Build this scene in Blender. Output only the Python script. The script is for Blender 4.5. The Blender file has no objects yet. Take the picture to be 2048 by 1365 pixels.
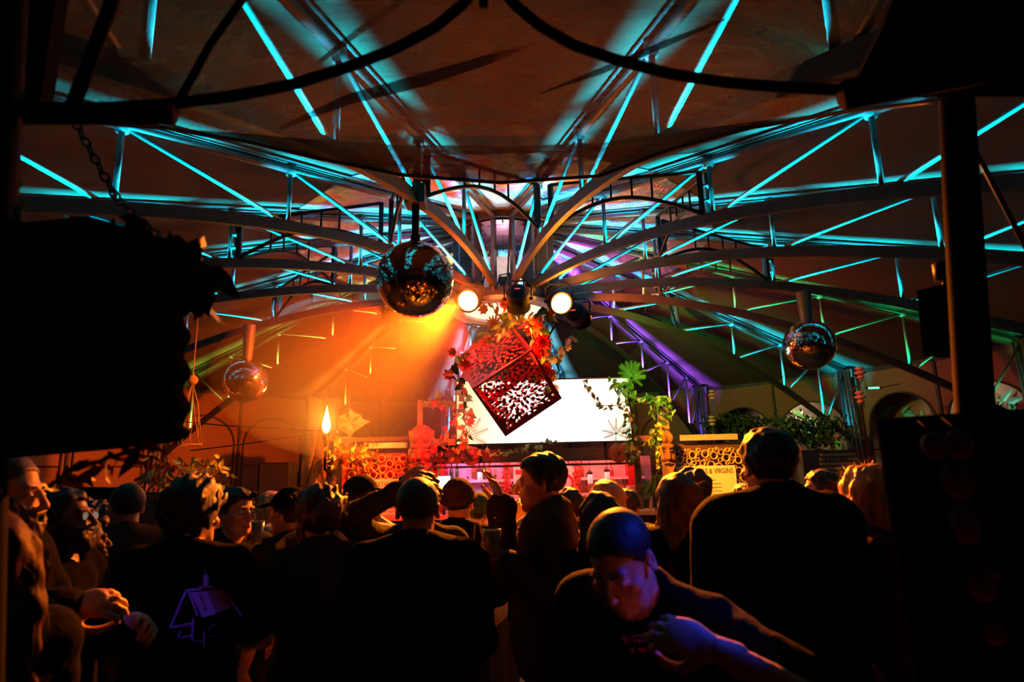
import bpy, math, random
import numpy as np
from mathutils import Vector, Matrix, Euler
from math import sin, cos, pi, radians, sqrt, atan2

random.seed(7)
S = bpy.context.scene
COL = S.collection

# ------------------------------------------------------------------ camera
FPX, PITCH, YAW, ROLL = 1241.4, 0.2060, 0.01137, -0.02292
CAM = Vector((0, 0, 1.75))
_r0 = Vector((cos(YAW), -sin(YAW), 0))
_h0 = Vector((sin(YAW), cos(YAW), 0))
FWD = _h0 * cos(PITCH) + Vector((0, 0, sin(PITCH)))
_u0 = Vector((0, 0, cos(PITCH))) - _h0 * sin(PITCH)
RGT = _r0 * cos(ROLL) + _u0 * sin(ROLL)
UPV = _u0 * cos(ROLL) - _r0 * sin(ROLL)
cam_data = bpy.data.cameras.new('camera')
cam_data.sensor_width = 36.0
cam_data.lens = FPX / 2048 * 36.0
cam_data.clip_end = 200
cam_data.dof.use_dof = True
cam_data.dof.focus_distance = 7.2
cam_data.dof.aperture_fstop = 2.6
cam = bpy.data.objects.new('camera', cam_data)
COL.objects.link(cam)
cam.matrix_world = Matrix(((RGT.x, UPV.x, -FWD.x, CAM.x), (RGT.y, UPV.y, -FWD.y, CAM.y), (RGT.z, UPV.z, -FWD.z, CAM.z), (0, 0, 0, 1)))
S.camera = cam

def at(px, py, Y):
    d = FWD + RGT * ((px - 1024) / FPX) + UPV * ((682.5 - py) / FPX)
    return CAM + d * ((Y - CAM.y) / d.y)

# ------------------------------------------------------------------ world, exposure
S.view_settings.view_transform = 'Standard'
S.view_settings.look = 'None'
S.view_settings.gamma = 1.0
S.view_settings.use_curve_mapping = False
S.view_settings.exposure = -0.2
S.cycles.max_bounces = 6
w = bpy.data.worlds.new('night')
S.world = w
w.use_nodes = True
w.node_tree.nodes['Background'].inputs[0].default_value = (0.004, 0.003, 0.006, 1)
w.node_tree.nodes['Background'].inputs[1].default_value = 0.5

HUB = Vector((0.0014, 8.0, 0))
ROT = 0.0051
RIM = 8.35
def zt(r): return 5.054 - 0.1711 * r
def zb(r): return 3.925 + 0.1886 * r - 0.06309 * r * r + 0.001858 * r ** 3
def rib_angle(side, k): return side * radians(11.25 + 22.5 * k) + ROT      # from +y, positive towards +x
def rp(a, r, z): return Vector((HUB.x + r * sin(a), HUB.y + r * cos(a), z))

def light(name, kind, loc, energy, color, target=None, **kw):
    d = bpy.data.lights.new(name, kind)
    d.energy = energy
    d.color = color
    for k, v in kw.items():
        setattr(d, k, v)
    o = bpy.data.objects.new(name, d)
    COL.objects.link(o)
    o.location = loc
    if target is not None:
        o.rotation_euler = (Vector(target) - Vector(loc)).to_track_quat('-Z', 'Y').to_euler()
    return o

ORANGE = (1.0, 0.125, 0.004)
AMBER = (1.0, 0.34, 0.03)
RED = (1.0, 0.02, 0.012)
CYAN = (0.0, 0.62, 0.85)
GREEN = (0.0, 0.8, 0.22)
PURPLE = (0.22, 0.07, 1.0)
MAGENTA = (1.0, 0.08, 0.85)
BLUE = (0.02, 0.05, 1.0)
LED_W = 24.0      # watts per metre of strip on the trusses

# stage lamps: the par cans round the hub (bodies are built further down), added fills, unseen lamps near the camera
CAN_L, CAN_R, CAN_M, CAN_B, CAN_D = at(940, 600, 7.35), at(1118, 604, 7.35), at(1036, 598, 7.1), at(1156, 632, 7.75), at(790, 618, 8.3)
light('wash_left', 'SPOT', CAN_L + Vector((-.05, -.16, -.03)), 1700, ORANGE, (-4.0, 4.6, 0.4), spot_size=radians(70), spot_blend=0.9, shadow_soft_size=0.06)
light('wash_left_wall', 'SPOT', CAN_L + Vector((-.16, .02, -.03)), 7600, ORANGE, (-5.0, 11.0, 1.7), spot_size=radians(68), spot_blend=0.8, shadow_soft_size=0.06)
light('wash_crowd', 'SPOT', CAN_R + Vector((-.02, -.16, -.03)), 13000, (1, .17, .006), (0.5, 2.9, 0.4), spot_size=radians(58), spot_blend=0.8, shadow_soft_size=0.06)
light('net_fill', 'SPOT', CAN_M + Vector((0, -.22, .05)), 430, (1, .15, .004), (0, 2.7, 3.0), spot_size=radians(56), spot_blend=.9, shadow_soft_size=.06)  # added fill on the netting; the can here faces away unlit
light('wash_right', 'SPOT', CAN_R + Vector((.08, -.16, -.03)), 2000, (1, .2, .01), (2.7, 3.4, 0.6), spot_size=radians(46), spot_blend=0.8, shadow_soft_size=0.06)
light('wash_bar', 'SPOT', CAN_L + Vector((-.1, .1, -.12)), 2000, RED, (-1.2, 10.1, 1.4), spot_size=radians(44), spot_blend=0.8, shadow_soft_size=0.06)
light('wash_menu', 'SPOT', CAN_B + Vector((.12, .22, -.06)), 2500, (1, .28, .012), (3.5, 10.2, 1.4), spot_size=radians(30), spot_blend=0.6, shadow_soft_size=0.06)
light('wash_green', 'SPOT', CAN_B + Vector((.14, .12, -.02)), 560, (0.02, 1.0, 0.07), (3.6, 11.0, 3.45), spot_size=radians(56), spot_blend=0.7, shadow_soft_size=0.05)
light('rod_fill', 'SPOT', CAN_R + Vector((.1, -.2, -.02)), 900, (1, .2, .01), at(1950, 310, 1.7), spot_size=radians(13), spot_blend=.6, shadow_soft_size=.05)  # extra narrow fill added to light the guy rod
light('bar_shelf_light', 'AREA', (at(1080, 930, 10.9).x, 10.75, 2.02), 70, (1.0, .10, .09), (at(1080, 930, 10.9).x, 11.4, 1.2), shape='RECTANGLE', size=3.0, size_y=.06)
light('bar_violet', 'SPOT', (at(905, 930, 10.3).x, 10.45, 1.95), 40, (.45, .2, 1.0), (at(960, 960, 11).x, 11.3, 1.6), spot_size=radians(110), spot_blend=.8, shadow_soft_size=.05)
light('hub_magenta', 'SPOT', (0.45, 8.15, 4.35), 210, MAGENTA, (2.4, 8.8, 5.0), spot_size=radians(84), spot_blend=0.8, shadow_soft_size=0.05)
light('hub_violet', 'SPOT', (-0.45, 8.1, 4.35), 120, MAGENTA, (-2.4, 8.4, 5.0), spot_size=radians(84), spot_blend=0.8, shadow_soft_size=0.05)
light('hub_yellow', 'SPOT', (0.5, 7.9, 4.4), 45, (1, .75, .25), (2.4, 7.2, 4.9), spot_size=radians(90), spot_blend=0.8, shadow_soft_size=0.05)
light('hub_white', 'POINT', (0.0, 8.0, 4.62), 4, (1.0, 0.8, 0.75), shadow_soft_size=0.1)
light('roof_red_fill', 'SPOT', CAN_D + Vector((-.2, .1, .0)), 330, (1, .03, .004), (-6.0, 9.2, 3.2), spot_size=radians(115), spot_blend=.9, shadow_soft_size=.06)  # added red fill for the torch side canvas; the can here is dark
light('roof_amber_fill', 'SPOT', CAN_B + Vector((.2, -.05, .0)), 560, (1, .17, .008), (4.6, 11.0, 3.2), spot_size=radians(120), spot_blend=.9, shadow_soft_size=.06)  # added amber fill for the menu side canvas
light('can_spill_left', 'POINT', CAN_L + Vector((-.02, -.24, .0)), 70, (1, .10, .004), shadow_soft_size=.05)
light('can_spill_right', 'POINT', CAN_R + Vector((.02, -.24, .0)), 110, (1, .28, .010), shadow_soft_size=.05)
for q, ra in ((0, 33.75), (1, 56.25)):
    light('green_beam', 'SPOT', CAN_B + Vector((.10 + .08 * q, .06, -.16)), 330, (0.0, 1.0, 0.06), rp(radians(ra) + ROT, 3.1, zb(3.1)), spot_size=radians(24), spot_blend=.6, shadow_soft_size=.04)
light('disc_fill', 'SPOT', (.62, .85, .5), 1.6, (1, .12, .01), (1.06, 1.42, 1.55), spot_size=radians(44), spot_blend=.6, shadow_soft_size=.03)  # added amber fill for the board discs, no fixture
light('blue_side', 'SPOT', (1.2, 1.46, 2.3), 60, BLUE, (0.34, 1.60, 1.40), spot_size=radians(27), spot_blend=0.7, shadow_soft_size=0.03)
light('violet_side', 'SPOT', (-1.5, 0.5, 2.3), 26, (.25, .12, 1.0), (-1.2, 2.3, 1.22), spot_size=radians(17), spot_blend=0.8, shadow_soft_size=0.03)

# ------------------------------------------------------------------ materials
def mat(name, c, rough=0.6, metal=0.0, c2=None, scale=8.0, bump=0.0, emit=None, es=1.0, spec=0.4, alpha=None, trans=0.0, sheen=0.0, detail=4.0, stretch=None):
    m = bpy.data.materials.new(name)
    m.use_nodes = True
    nt = m.node_tree
    b = nt.nodes['Principled BSDF']
    b.inputs['Roughness'].default_value = rough
    b.inputs['Metallic'].default_value = metal
    b.inputs['Specular IOR Level'].default_value = spec
    if trans: b.inputs['Transmission Weight'].default_value = trans
    if sheen: b.inputs['Sheen Weight'].default_value = sheen
    if c2 is None: c2 = tuple(x * 0.72 for x in c)
    tc = nt.nodes.new('ShaderNodeTexCoord')
    n = nt.nodes.new('ShaderNodeTexNoise')
    n.inputs['Scale'].default_value = scale
    n.inputs['Detail'].default_value = detail
    if stretch:
        mp = nt.nodes.new('ShaderNodeMapping')
        mp.inputs['Scale'].default_value = stretch
        nt.links.new(tc.outputs['Object'], mp.inputs[0]); nt.links.new(mp.outputs[0], n.inputs['Vector'])
    else:
        nt.links.new(tc.outputs['Object'], n.inputs['Vector'])
    rmp = nt.nodes.new('ShaderNodeValToRGB')
    rmp.color_ramp.elements[0].position = 0.35; rmp.color_ramp.elements[1].position = 0.65
    rmp.color_ramp.elements[0].color = (*c2, 1); rmp.color_ramp.elements[1].color = (*c, 1)
    nt.links.new(n.outputs[0], rmp.inputs[0])
    nt.links.new(rmp.outputs[0], b.inputs['Base Color'])
    if bump:
        bp = nt.nodes.new('ShaderNodeBump')
        bp.inputs['Strength'].default_value = bump
        bp.inputs['Distance'].default_value = 0.02
        nt.links.new(n.outputs[0], bp.inputs['Height']); nt.links.new(bp.outputs[0], b.inputs['Normal'])
    if emit is not None:
        b.inputs['Emission Color'].default_value = (*emit, 1)
        b.inputs['Emission Strength'].default_value = es
    if alpha is not None: b.inputs['Alpha'].default_value = alpha
    return m

MAT = {}
def setup_materials():
    A = MAT
    A['steel'] = mat('powder coated steel', (.10, .10, .105), .5, .1)
    A['chord'] = mat('dark bronze steel', (.050, .038, .032), .55, .1)
    A['black'] = mat('black steel', (.012, .012, .013), .5, .3)
    A['matte'] = mat('matte black', (.008, .007, .008), .9, spec=.08)
    A['floor'] = mat('trodden dark boards', (.05, .04, .03), .7, 0, (.025, .02, .016), 3, .3)
    A['bark'] = mat('bark', (.20, .11, .05), .9, 0, (.08, .04, .02), 9, .8, stretch=(1, 1, .25))
    A['wood'] = mat('pale planed wood', (.55, .38, .22), .6, 0, (.40, .26, .14), 4, .15, stretch=(.3, 6, 6))
    A['wooddark'] = mat('dark stained wood', (.10, .06, .035), .6, 0, (.06, .035, .02), 5, .2, stretch=(.4, 5, 5))
    A['red'] = mat('red lacquered panel', (.55, .035, .02), .45)
    A['white'] = mat('white painted board', (.8, .78, .74), .5)
    A['bamboo'] = mat('cut bamboo', (.72, .55, .34), .55, 0, (.6, .42, .22), 20)
    A['leaf'] = mat('green leaf', (.06, .20, .04), .45, 0, (.03, .12, .02), 14)
    A['leafpale'] = mat('pale ivy leaf', (.45, .52, .16), .5, 0, (.25, .42, .08), 30)
    A['leafdark'] = mat('dark leaf', (.03, .06, .02), .5, 0, (.02, .035, .015), 14)
    A['leafred'] = mat('russet leaf', (.45, .12, .05), .5, 0, (.3, .07, .03), 14)
    A['stem'] = mat('vine stem', (.10, .08, .03), .8)
    A['flower'] = mat('orange petal', (.85, .22, .05), .5, 0, (.8, .10, .03), 20)
    A['flowerw'] = mat('white petal', (.85, .80, .70), .5)
    A['flowerr'] = mat('red petal', (.75, .05, .05), .5)
    A['lantern'] = mat('black cut metal', (.30, .018, .018), .38, .1, (.24, .014, .014))
    A['tiki'] = mat('carved red wood', (.30, .09, .045), .38, 0, (.22, .06, .03), 12, .15)
    A['rope'] = mat('rope', (.35, .24, .12), .9)
    A['mirror'] = mat('mirror tile', (.85, .85, .87), .08, 1.0, (.8, .8, .82))
    A['ballcore'] = mat('ball core', (.03, .03, .03), .6)
    A['plastic'] = mat('clear plastic cup', (.85, .85, .85), .1, trans=.85)
    A['drink'] = mat('amber drink', (.55, .25, .05), .1, trans=.4)
    A['glow'] = mat('white lamp glass', (1, .95, .85), .4, emit=(1, .85, .6), es=1.3)
    A['canglow'] = mat('amber led lens', (1, .7, .2), .4, emit=(1, .62, .16), es=7)
    A['screen'] = mat('led screen', (.9, .95, .9), .4, emit=(.95, 1.0, .88), es=1.25)
    nt_ = A['screen'].node_tree; tc_n = nt_.nodes.new('ShaderNodeTexCoord'); sx_n = nt_.nodes.new('ShaderNodeSeparateXYZ'); rp_n = nt_.nodes.new('ShaderNodeValToRGB')
    nt_.links.new(tc_n.outputs['Generated'], sx_n.inputs[0]); nt_.links.new(sx_n.outputs[0], rp_n.inputs[0]); nt_.links.new(rp_n.outputs[0], nt_.nodes['Principled BSDF'].inputs['Emission Color'])
    rp_n.color_ramp.elements[0].color = (.52, .86, .34, 1); rp_n.color_ramp.elements[1].color = (.84, 1, .66, 1); rp_n.color_ramp.elements[1].position = 1.0
    e_n = rp_n.color_ramp.elements.new(.22); e_n.color = (.80, 1, .80, 1); e_n = rp_n.color_ramp.elements.new(.45); e_n.color = (1, 1, 1, 1); e_n = rp_n.color_ramp.elements.new(.88); e_n.color = (1, 1, .95, 1)
    A['flame'] = mat('flame', (1, .6, .2), .5, emit=(1, .42, .06), es=30)
    A['digit'] = mat('red digits', (.6, .02, .02), .4, emit=(1, .03, .05), es=2.0)
    A['ledtape'] = mat('led tape', (.3, .5, .5), .4)
    A['paper'] = mat('menu paper', (.86, .80, .62), .6, 0, (.84, .78, .60), 2)
    A['ink'] = mat('dark ink', (.06, .05, .05), .7)
    A['bottle'] = mat('bottle glass', (.25, .12, .06), .08, spec=.8)
    A['cloth'] = mat('off white fabric', (.72, .66, .55), .8)
    A['skin'] = mat('skin', (.56, .34, .24), .5, 0, (.50, .29, .20), 30, spec=.35)
    A['skindark'] = mat('deep skin', (.22, .12, .075), .45, 0, (.18, .10, .06), 30, spec=.4)
    A['hairblack'] = mat('black hair', (.018, .013, .010), .55, 0, (.01, .008, .007), 60, .25, stretch=(1, 1, .2))
    A['hairbrown'] = mat('brown hair', (.07, .04, .02), .5, 0, (.04, .022, .012), 60, .25, stretch=(1, 1, .2))
    A['hairblond'] = mat('blond hair', (.50, .30, .12), .4, 0, (.34, .19, .07), 60, .5, stretch=(1, 1, .2))
    A['hairgrey'] = mat('grey hair', (.30, .25, .22), .5, 0, (.2, .17, .15), 60, .5)
    A['hairred'] = mat('auburn hair', (.05, .009, .004), .6, 0, (.03, .005, .003), 60, .25, spec=.1, stretch=(1, 1, .2))
    A['eye'] = mat('eye white', (.8, .78, .75), .2)
    A['iris'] = mat('iris', (.05, .03, .02), .15)
    for nm, c in (('black', (.007, .006, .006)), ('charcoal', (.035, .033, .036)), ('navy', (.02, .025, .05)), ('olive', (.06, .065, .03)), ('brown', (.09, .05, .03)),
                  ('tan', (.34, .24, .13)), ('white', (.62, .58, .54)), ('green', (.10, .20, .08)), ('maroon', (.10, .02, .025)), ('grey', (.16, .15, .15))):
        A['cl_' + nm] = mat(nm + ' cloth', tuple(x * .7 for x in c), .92, 0, tuple(x * .45 for x in c), 40, .25, spec=.03)
    A['jeans'] = mat('dark denim', (.03, .04, .07), .85, 0, (.02, .028, .05), 60)
    A['shoe'] = mat('shoe leather', (.02, .018, .016), .5)
    A['glass'] = mat('dark lens', (.01, .01, .012), .08, spec=.9)
    A['printblue'] = mat('lilac print', (.45, .30, .95), .7)
    A['printred'] = mat('red print', (.55, .06, .06), .7)
    A['printmag'] = mat('magenta print', (.75, .10, .80), .7)
    A['printdim'] = mat('mauve print', (.28, .16, .40), .7)
    A['void'] = mat('black paint', (.003, .003, .003), 1.0, spec=0.0)
setup_materials()

# ------------------------------------------------------------------ mesh builder
class MB:
    def __init__(s): s.v = []; s.f = []
    def add(s, vs, fs):
        n = len(s.v); s.v += [tuple(v) for v in vs]; s.f += [tuple(i + n for i in f) for f in fs]
        return s
    def box(s, c, size, M=None):
        x, y, z = size[0] / 2, size[1] / 2, size[2] / 2
        vs = [Vector((a, b, d)) for a in (-x, x) for b in (-y, y) for d in (-z, z)]
        if M is not None: vs = [M @ v for v in vs]
        c = Vector(c)
        return s.add([v + c for v in vs], [(0, 1, 3, 2), (4, 6, 7, 5), (0, 4, 5, 1), (2, 3, 7, 6), (0, 2, 6, 4), (1, 5, 7, 3)])
    def ring(s, prof, path, closed_path=False, ups=None, cap=True):
        """sweep a closed 2-D profile along a path; prof(i) -> list of (u, v)"""
        P = [Vector(p) for p in path]; n = len(P); vs = []; up = None
        m = len(prof(0))
        for i, p in enumerate(P):
            t = (P[(i + 1) % n] - P[i - 1]) if closed_path else (P[min(i + 1, n - 1)] - P[max(i - 1, 0)])
            t = t.normalized() if t.length > 1e-9 else Vector((0, 0, 1))
            if ups is not None: up = Vector(ups)
            elif up is None: up = Vector((0, 0, 1)) if abs(t.z) < .9 else Vector((1, 0, 0))
            a = t.cross(up)
            a = a.normalized() if a.length > 1e-6 else t.orthogonal().normalized()
            b = a.cross(t).normalized()
            if ups is None: up = b
            for u, v in prof(i): vs.append(p + a * u + b * v)
        fs = []
        for i in range(n if closed_path else n - 1):
            j = (i + 1) % n
            for k in range(m):
                l = (k + 1) % m
                fs.append((i * m + k, i * m + l, j * m + l, j * m + k))
        if cap and not closed_path:
            fs.append(tuple(range(m - 1, -1, -1))); fs.append(tuple((n - 1) * m + k for k in range(m)))
        return s.add(vs, fs)
    def tube(s, path, r, sides=8, closed=False, cap=True):
        rr = r if callable(r) else (lambda i: r)
        return s.ring(lambda i: [(rr(i) * cos(2 * pi * k / sides), rr(i) * sin(2 * pi * k / sides)) for k in range(sides)], path, closed, cap=cap)
    def bar(s, path, w, h, ups=(0, 0, 1)):
        return s.ring(lambda i: [(-w / 2, -h / 2), (w / 2, -h / 2), (w / 2, h / 2), (-w / 2, h / 2)], path, ups=ups)
    def lathe(s, prof, seg=20, M=None, c=(0, 0, 0)):
        """prof: (radius, z) bottom to top"""
        vs = []; m = len(prof)
        for k in range(seg):
            a = 2 * pi * k / seg
            for r, z in prof: vs.append(Vector((r * cos(a), r * sin(a), z)))
        fs = []
        for k in range(seg):
            l = (k + 1) % seg
            for i in range(m - 1): fs.append((k * m + i, l * m + i, l * m + i + 1, k * m + i + 1))
        if prof[0][0] > 1e-6: fs.append(tuple(k * m for k in range(seg - 1, -1, -1)))
        if prof[-1][0] > 1e-6: fs.append(tuple(k * m + m - 1 for k in range(seg)))
        c = Vector(c)
        return s.add([(M @ v if M is not None else v) + c for v in vs], fs)
    def sphere(s, c, r, seg=14, rings=9, sc=(1, 1, 1), M=None):
        pr = [(r * sin(pi * i / rings), -r * cos(pi * i / rings)) for i in range(rings + 1)]
        pr[0] = (1e-4, -r); pr[-1] = (1e-4, r)
        Ms = Matrix.Diagonal(Vector(sc))
        return s.lathe(pr, seg, (M @ Ms) if M is not None else Ms, c)
    def prism(s, poly, th, M=None, c=(0, 0, 0)):
        """poly in xz, thickness along y"""
        n = len(poly); c = Vector(c)
        vs = [Vector((x, -th / 2, z)) for x, z in poly] + [Vector((x, th / 2, z)) for x, z in poly]
        fs = [tuple(range(n)), tuple(range(2 * n - 1, n - 1, -1))]
        for i in range(n):
            j = (i + 1) % n; fs.append((i, i + n, j + n, j))
        return s.add([(M @ v if M is not None else v) + c for v in vs], fs)
    def leaf(s, base, d, nrm, L, W, curl=.15):
        d = Vector(d).normalized(); nrm = Vector(nrm)
        side = d.cross(nrm)
        side = side.normalized() if side.length > 1e-5 else d.orthogonal().normalized()
        up = side.cross(d).normalized(); b = Vector(base)
        t1, t2 = b + d * L * .35 - up * L * curl * .4, b + d * L * .7 - up * L * curl * .8
        vs = [b, t1 + side * W * .5 + up * W * .15, t1, t1 - side * W * .5 + up * W * .15, t2 + side * W * .36 + up * W * .1, t2, t2 - side * W * .36 + up * W * .1, b + d * L - up * L * curl * 1.6]
        return s.add(vs, [(0, 1, 2), (0, 2, 3), (1, 4, 5, 2), (2, 5, 6, 3), (4, 7, 5), (5, 7, 6)])
    def build(s, name, m, parent=None, smooth=False):
        me = bpy.data.meshes.new(name)
        me.from_pydata(s.v, [], s.f)
        me.materials.append(MAT[m] if isinstance(m, str) else m)
        if smooth: me.polygons.foreach_set('use_smooth', [True] * len(me.polygons))
        o = bpy.data.objects.new(name, me)
        COL.objects.link(o)
        if parent is not None:
            o.parent = parent
            o.matrix_parent_inverse = Matrix.Translation(-parent.location) if parent.type == 'EMPTY' and parent.rotation_euler[:] == (0, 0, 0) else Matrix()
        return o

def tag(o, label=None, cat=None, group=None, kind=None):
    if label: o['label'] = label
    if cat: o['category'] = cat
    if group: o['group'] = group
    if kind: o['kind'] = kind
    return o
def thing(name, label, cat, loc=(0, 0, 0), group=None, kind=None):
    o = bpy.data.objects.new(name, None)
    o.empty_display_size = .1
    COL.objects.link(o); o.location = loc
    return tag(o, label, cat, group, kind)
def copy_child(src, parent, name=None):
    c = src.copy(); COL.objects.link(c); c.parent = parent; c.matrix_parent_inverse = src.matrix_parent_inverse.copy()
    return c
def mesh_obj(name, me, m, parent=None):
    me.materials.clear(); me.materials.append(MAT[m] if isinstance(m, str) else m)
    o = bpy.data.objects.new(name, me); COL.objects.link(o)
    if parent is not None: o.parent = parent; o.matrix_parent_inverse = Matrix.Translation(-parent.location)
    return o
_dg = None
def curve_mesh(splines, extrude=0.01, name='c'):
    """2-D curve with holes -> mesh (in xy, thickness along z)"""
    cu = bpy.data.curves.new(name, 'CURVE'); cu.dimensions = '2D'; cu.fill_mode = 'BOTH'; cu.extrude = extrude
    for pts in splines:
        sp = cu.splines.new('POLY'); sp.points.add(len(pts) - 1)
        for p, q in zip(sp.points, pts): p.co = (q[0], q[1], 0, 1)
        sp.use_cyclic_u = True
    o = bpy.data.objects.new(name, cu); COL.objects.link(o)
    dg = bpy.context.evaluated_depsgraph_get()
    me = bpy.data.meshes.new_from_object(o.evaluated_get(dg))
    bpy.data.objects.remove(o); bpy.data.curves.remove(cu)
    return me
def text_mesh(body, size, extrude=.002, align='CENTER', shear=0.0):
    cu = bpy.data.curves.new('t', 'FONT'); cu.body = body; cu.size = size; cu.extrude = extrude; cu.align_x = align; cu.align_y = 'CENTER'; cu.shear = shear
    o = bpy.data.objects.new('t', cu); COL.objects.link(o)
    dg = bpy.context.evaluated_depsgraph_get()
    me = bpy.data.meshes.new_from_object(o.evaluated_get(dg))
    bpy.data.objects.remove(o); bpy.data.curves.remove(cu)
    return me
# ------------------------------------------------------------------ ground
def structure(name, kind='structure'):
    return thing(name, kind=kind, label=None, cat=None)

mb = MB()
mb.add([(-16, -6, 0), (16, -6, 0), (16, 24, 0), (-16, 24, 0), (-16, -6, -.2), (16, -6, -.2), (16, 24, -.2), (-16, 24, -.2)],
       [(0, 1, 2, 3), (7, 6, 5, 4), (0, 4, 5, 1), (1, 5, 6, 2), (2, 6, 7, 3), (3, 7, 4, 0)])
tag(mb.build('floor', 'floor'), kind='structure')

# ------------------------------------------------------------------ tent roof: sixteen fabric panels, foil lining near the hub
def fabric_mat():
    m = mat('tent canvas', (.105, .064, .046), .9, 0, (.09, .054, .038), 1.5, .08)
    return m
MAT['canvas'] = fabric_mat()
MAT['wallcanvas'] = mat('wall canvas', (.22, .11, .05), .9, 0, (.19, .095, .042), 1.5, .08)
def foil_mat():
    m = bpy.data.materials.new('crinkled iridescent foil'); m.use_nodes = True
    nt = m.node_tree; b = nt.nodes['Principled BSDF']
    b.inputs['Metallic'].default_value = .75; b.inputs['Roughness'].default_value = .36
    tc = nt.nodes.new('ShaderNodeTexCoord'); mp = nt.nodes.new('ShaderNodeMapping')
    mp.inputs['Scale'].default_value = (1.0, 1.0, 1.0)
    nt.links.new(tc.outputs['UV'], mp.inputs[0])
    n1 = nt.nodes.new('ShaderNodeTexNoise'); n1.inputs['Scale'].default_value = 1.6; n1.inputs['Detail'].default_value = 5; n1.inputs['Distortion'].default_value = .8
    nt.links.new(mp.outputs[0], n1.inputs['Vector'])
    r = nt.nodes.new('ShaderNodeValToRGB'); e = r.color_ramp.elements
    e[0].position = .30; e[0].color = (.30, .25, .75, 1); e[1].position = .70; e[1].color = (.85, .75, .35, 1)
    for p, c in ((.42, (.75, .35, .75, 1)), (.5, (.75, .72, .78, 1)), (.58, (.45, .70, .80, 1))):
        x = e.new(p); x.color = c
    nt.links.new(n1.outputs[0], r.inputs[0]); nt.links.new(r.outputs[0], b.inputs['Base Color'])
    n2 = nt.nodes.new('ShaderNodeTexNoise'); n2.inputs['Scale'].default_value = 9; n2.inputs['Detail'].default_value = 6; n2.inputs['Distortion'].default_value = 1.5
    nt.links.new(mp.outputs[0], n2.inputs['Vector'])
    bp = nt.nodes.new('ShaderNodeBump'); bp.inputs['Strength'].default_value = .9; bp.inputs['Distance'].default_value = .05
    nt.links.new(n2.outputs[0], bp.inputs['Height']); nt.links.new(bp.outputs[0], b.inputs['Normal'])
    return m
MAT['foil'] = foil_mat()

def radial_panel(name, a0, a1, r0, r1, dz, m, parent, nr=8, na=4, sag=.0, th=.006):
    vs = []; fs = []; uv = []
    for side in (0, 1):
        for i in range(nr + 1):
            r = r0 + (r1 - r0) * i / nr
            for j in range(na + 1):
                t = j / na; a = a0 + (a1 - a0) * t
                rr = r * cos((a1 - a0) / 2) / cos(a - (a0 + a1) / 2)
                z = zt(rr) + dz - sag * 4 * t * (1 - t) * (r / 8) + side * th
                vs.append(rp(a, rr, z)); uv.append(((t - .5) * r * .4, rr))
    k = na + 1; N = (nr + 1) * k
    for i in range(nr):
        for j in range(na):
            q = (i * k + j, i * k + j + 1, (i + 1) * k + j + 1, (i + 1) * k + j)
            fs.append(q); fs.append(tuple(x + N for x in reversed(q)))
    b = MB().add(vs, fs); o = b.build(name, m, parent, True)
    l = o.data.uv_layers.new(name='UVMap')
    for lp in o.data.loops: l.data[lp.index].uv = uv[lp.vertex_index]
    return o
ceiling = structure('ceiling')
edges = [ROT + radians(11.25 + 22.5 * i) for i in range(17)]
for i in range(16):
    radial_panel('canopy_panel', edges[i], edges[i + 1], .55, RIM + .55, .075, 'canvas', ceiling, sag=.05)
    radial_panel('foil_panel', edges[i], edges[i + 1], .56, 2.75, .060, 'foil', ceiling, nr=4, sag=.02, th=.003)

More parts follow.
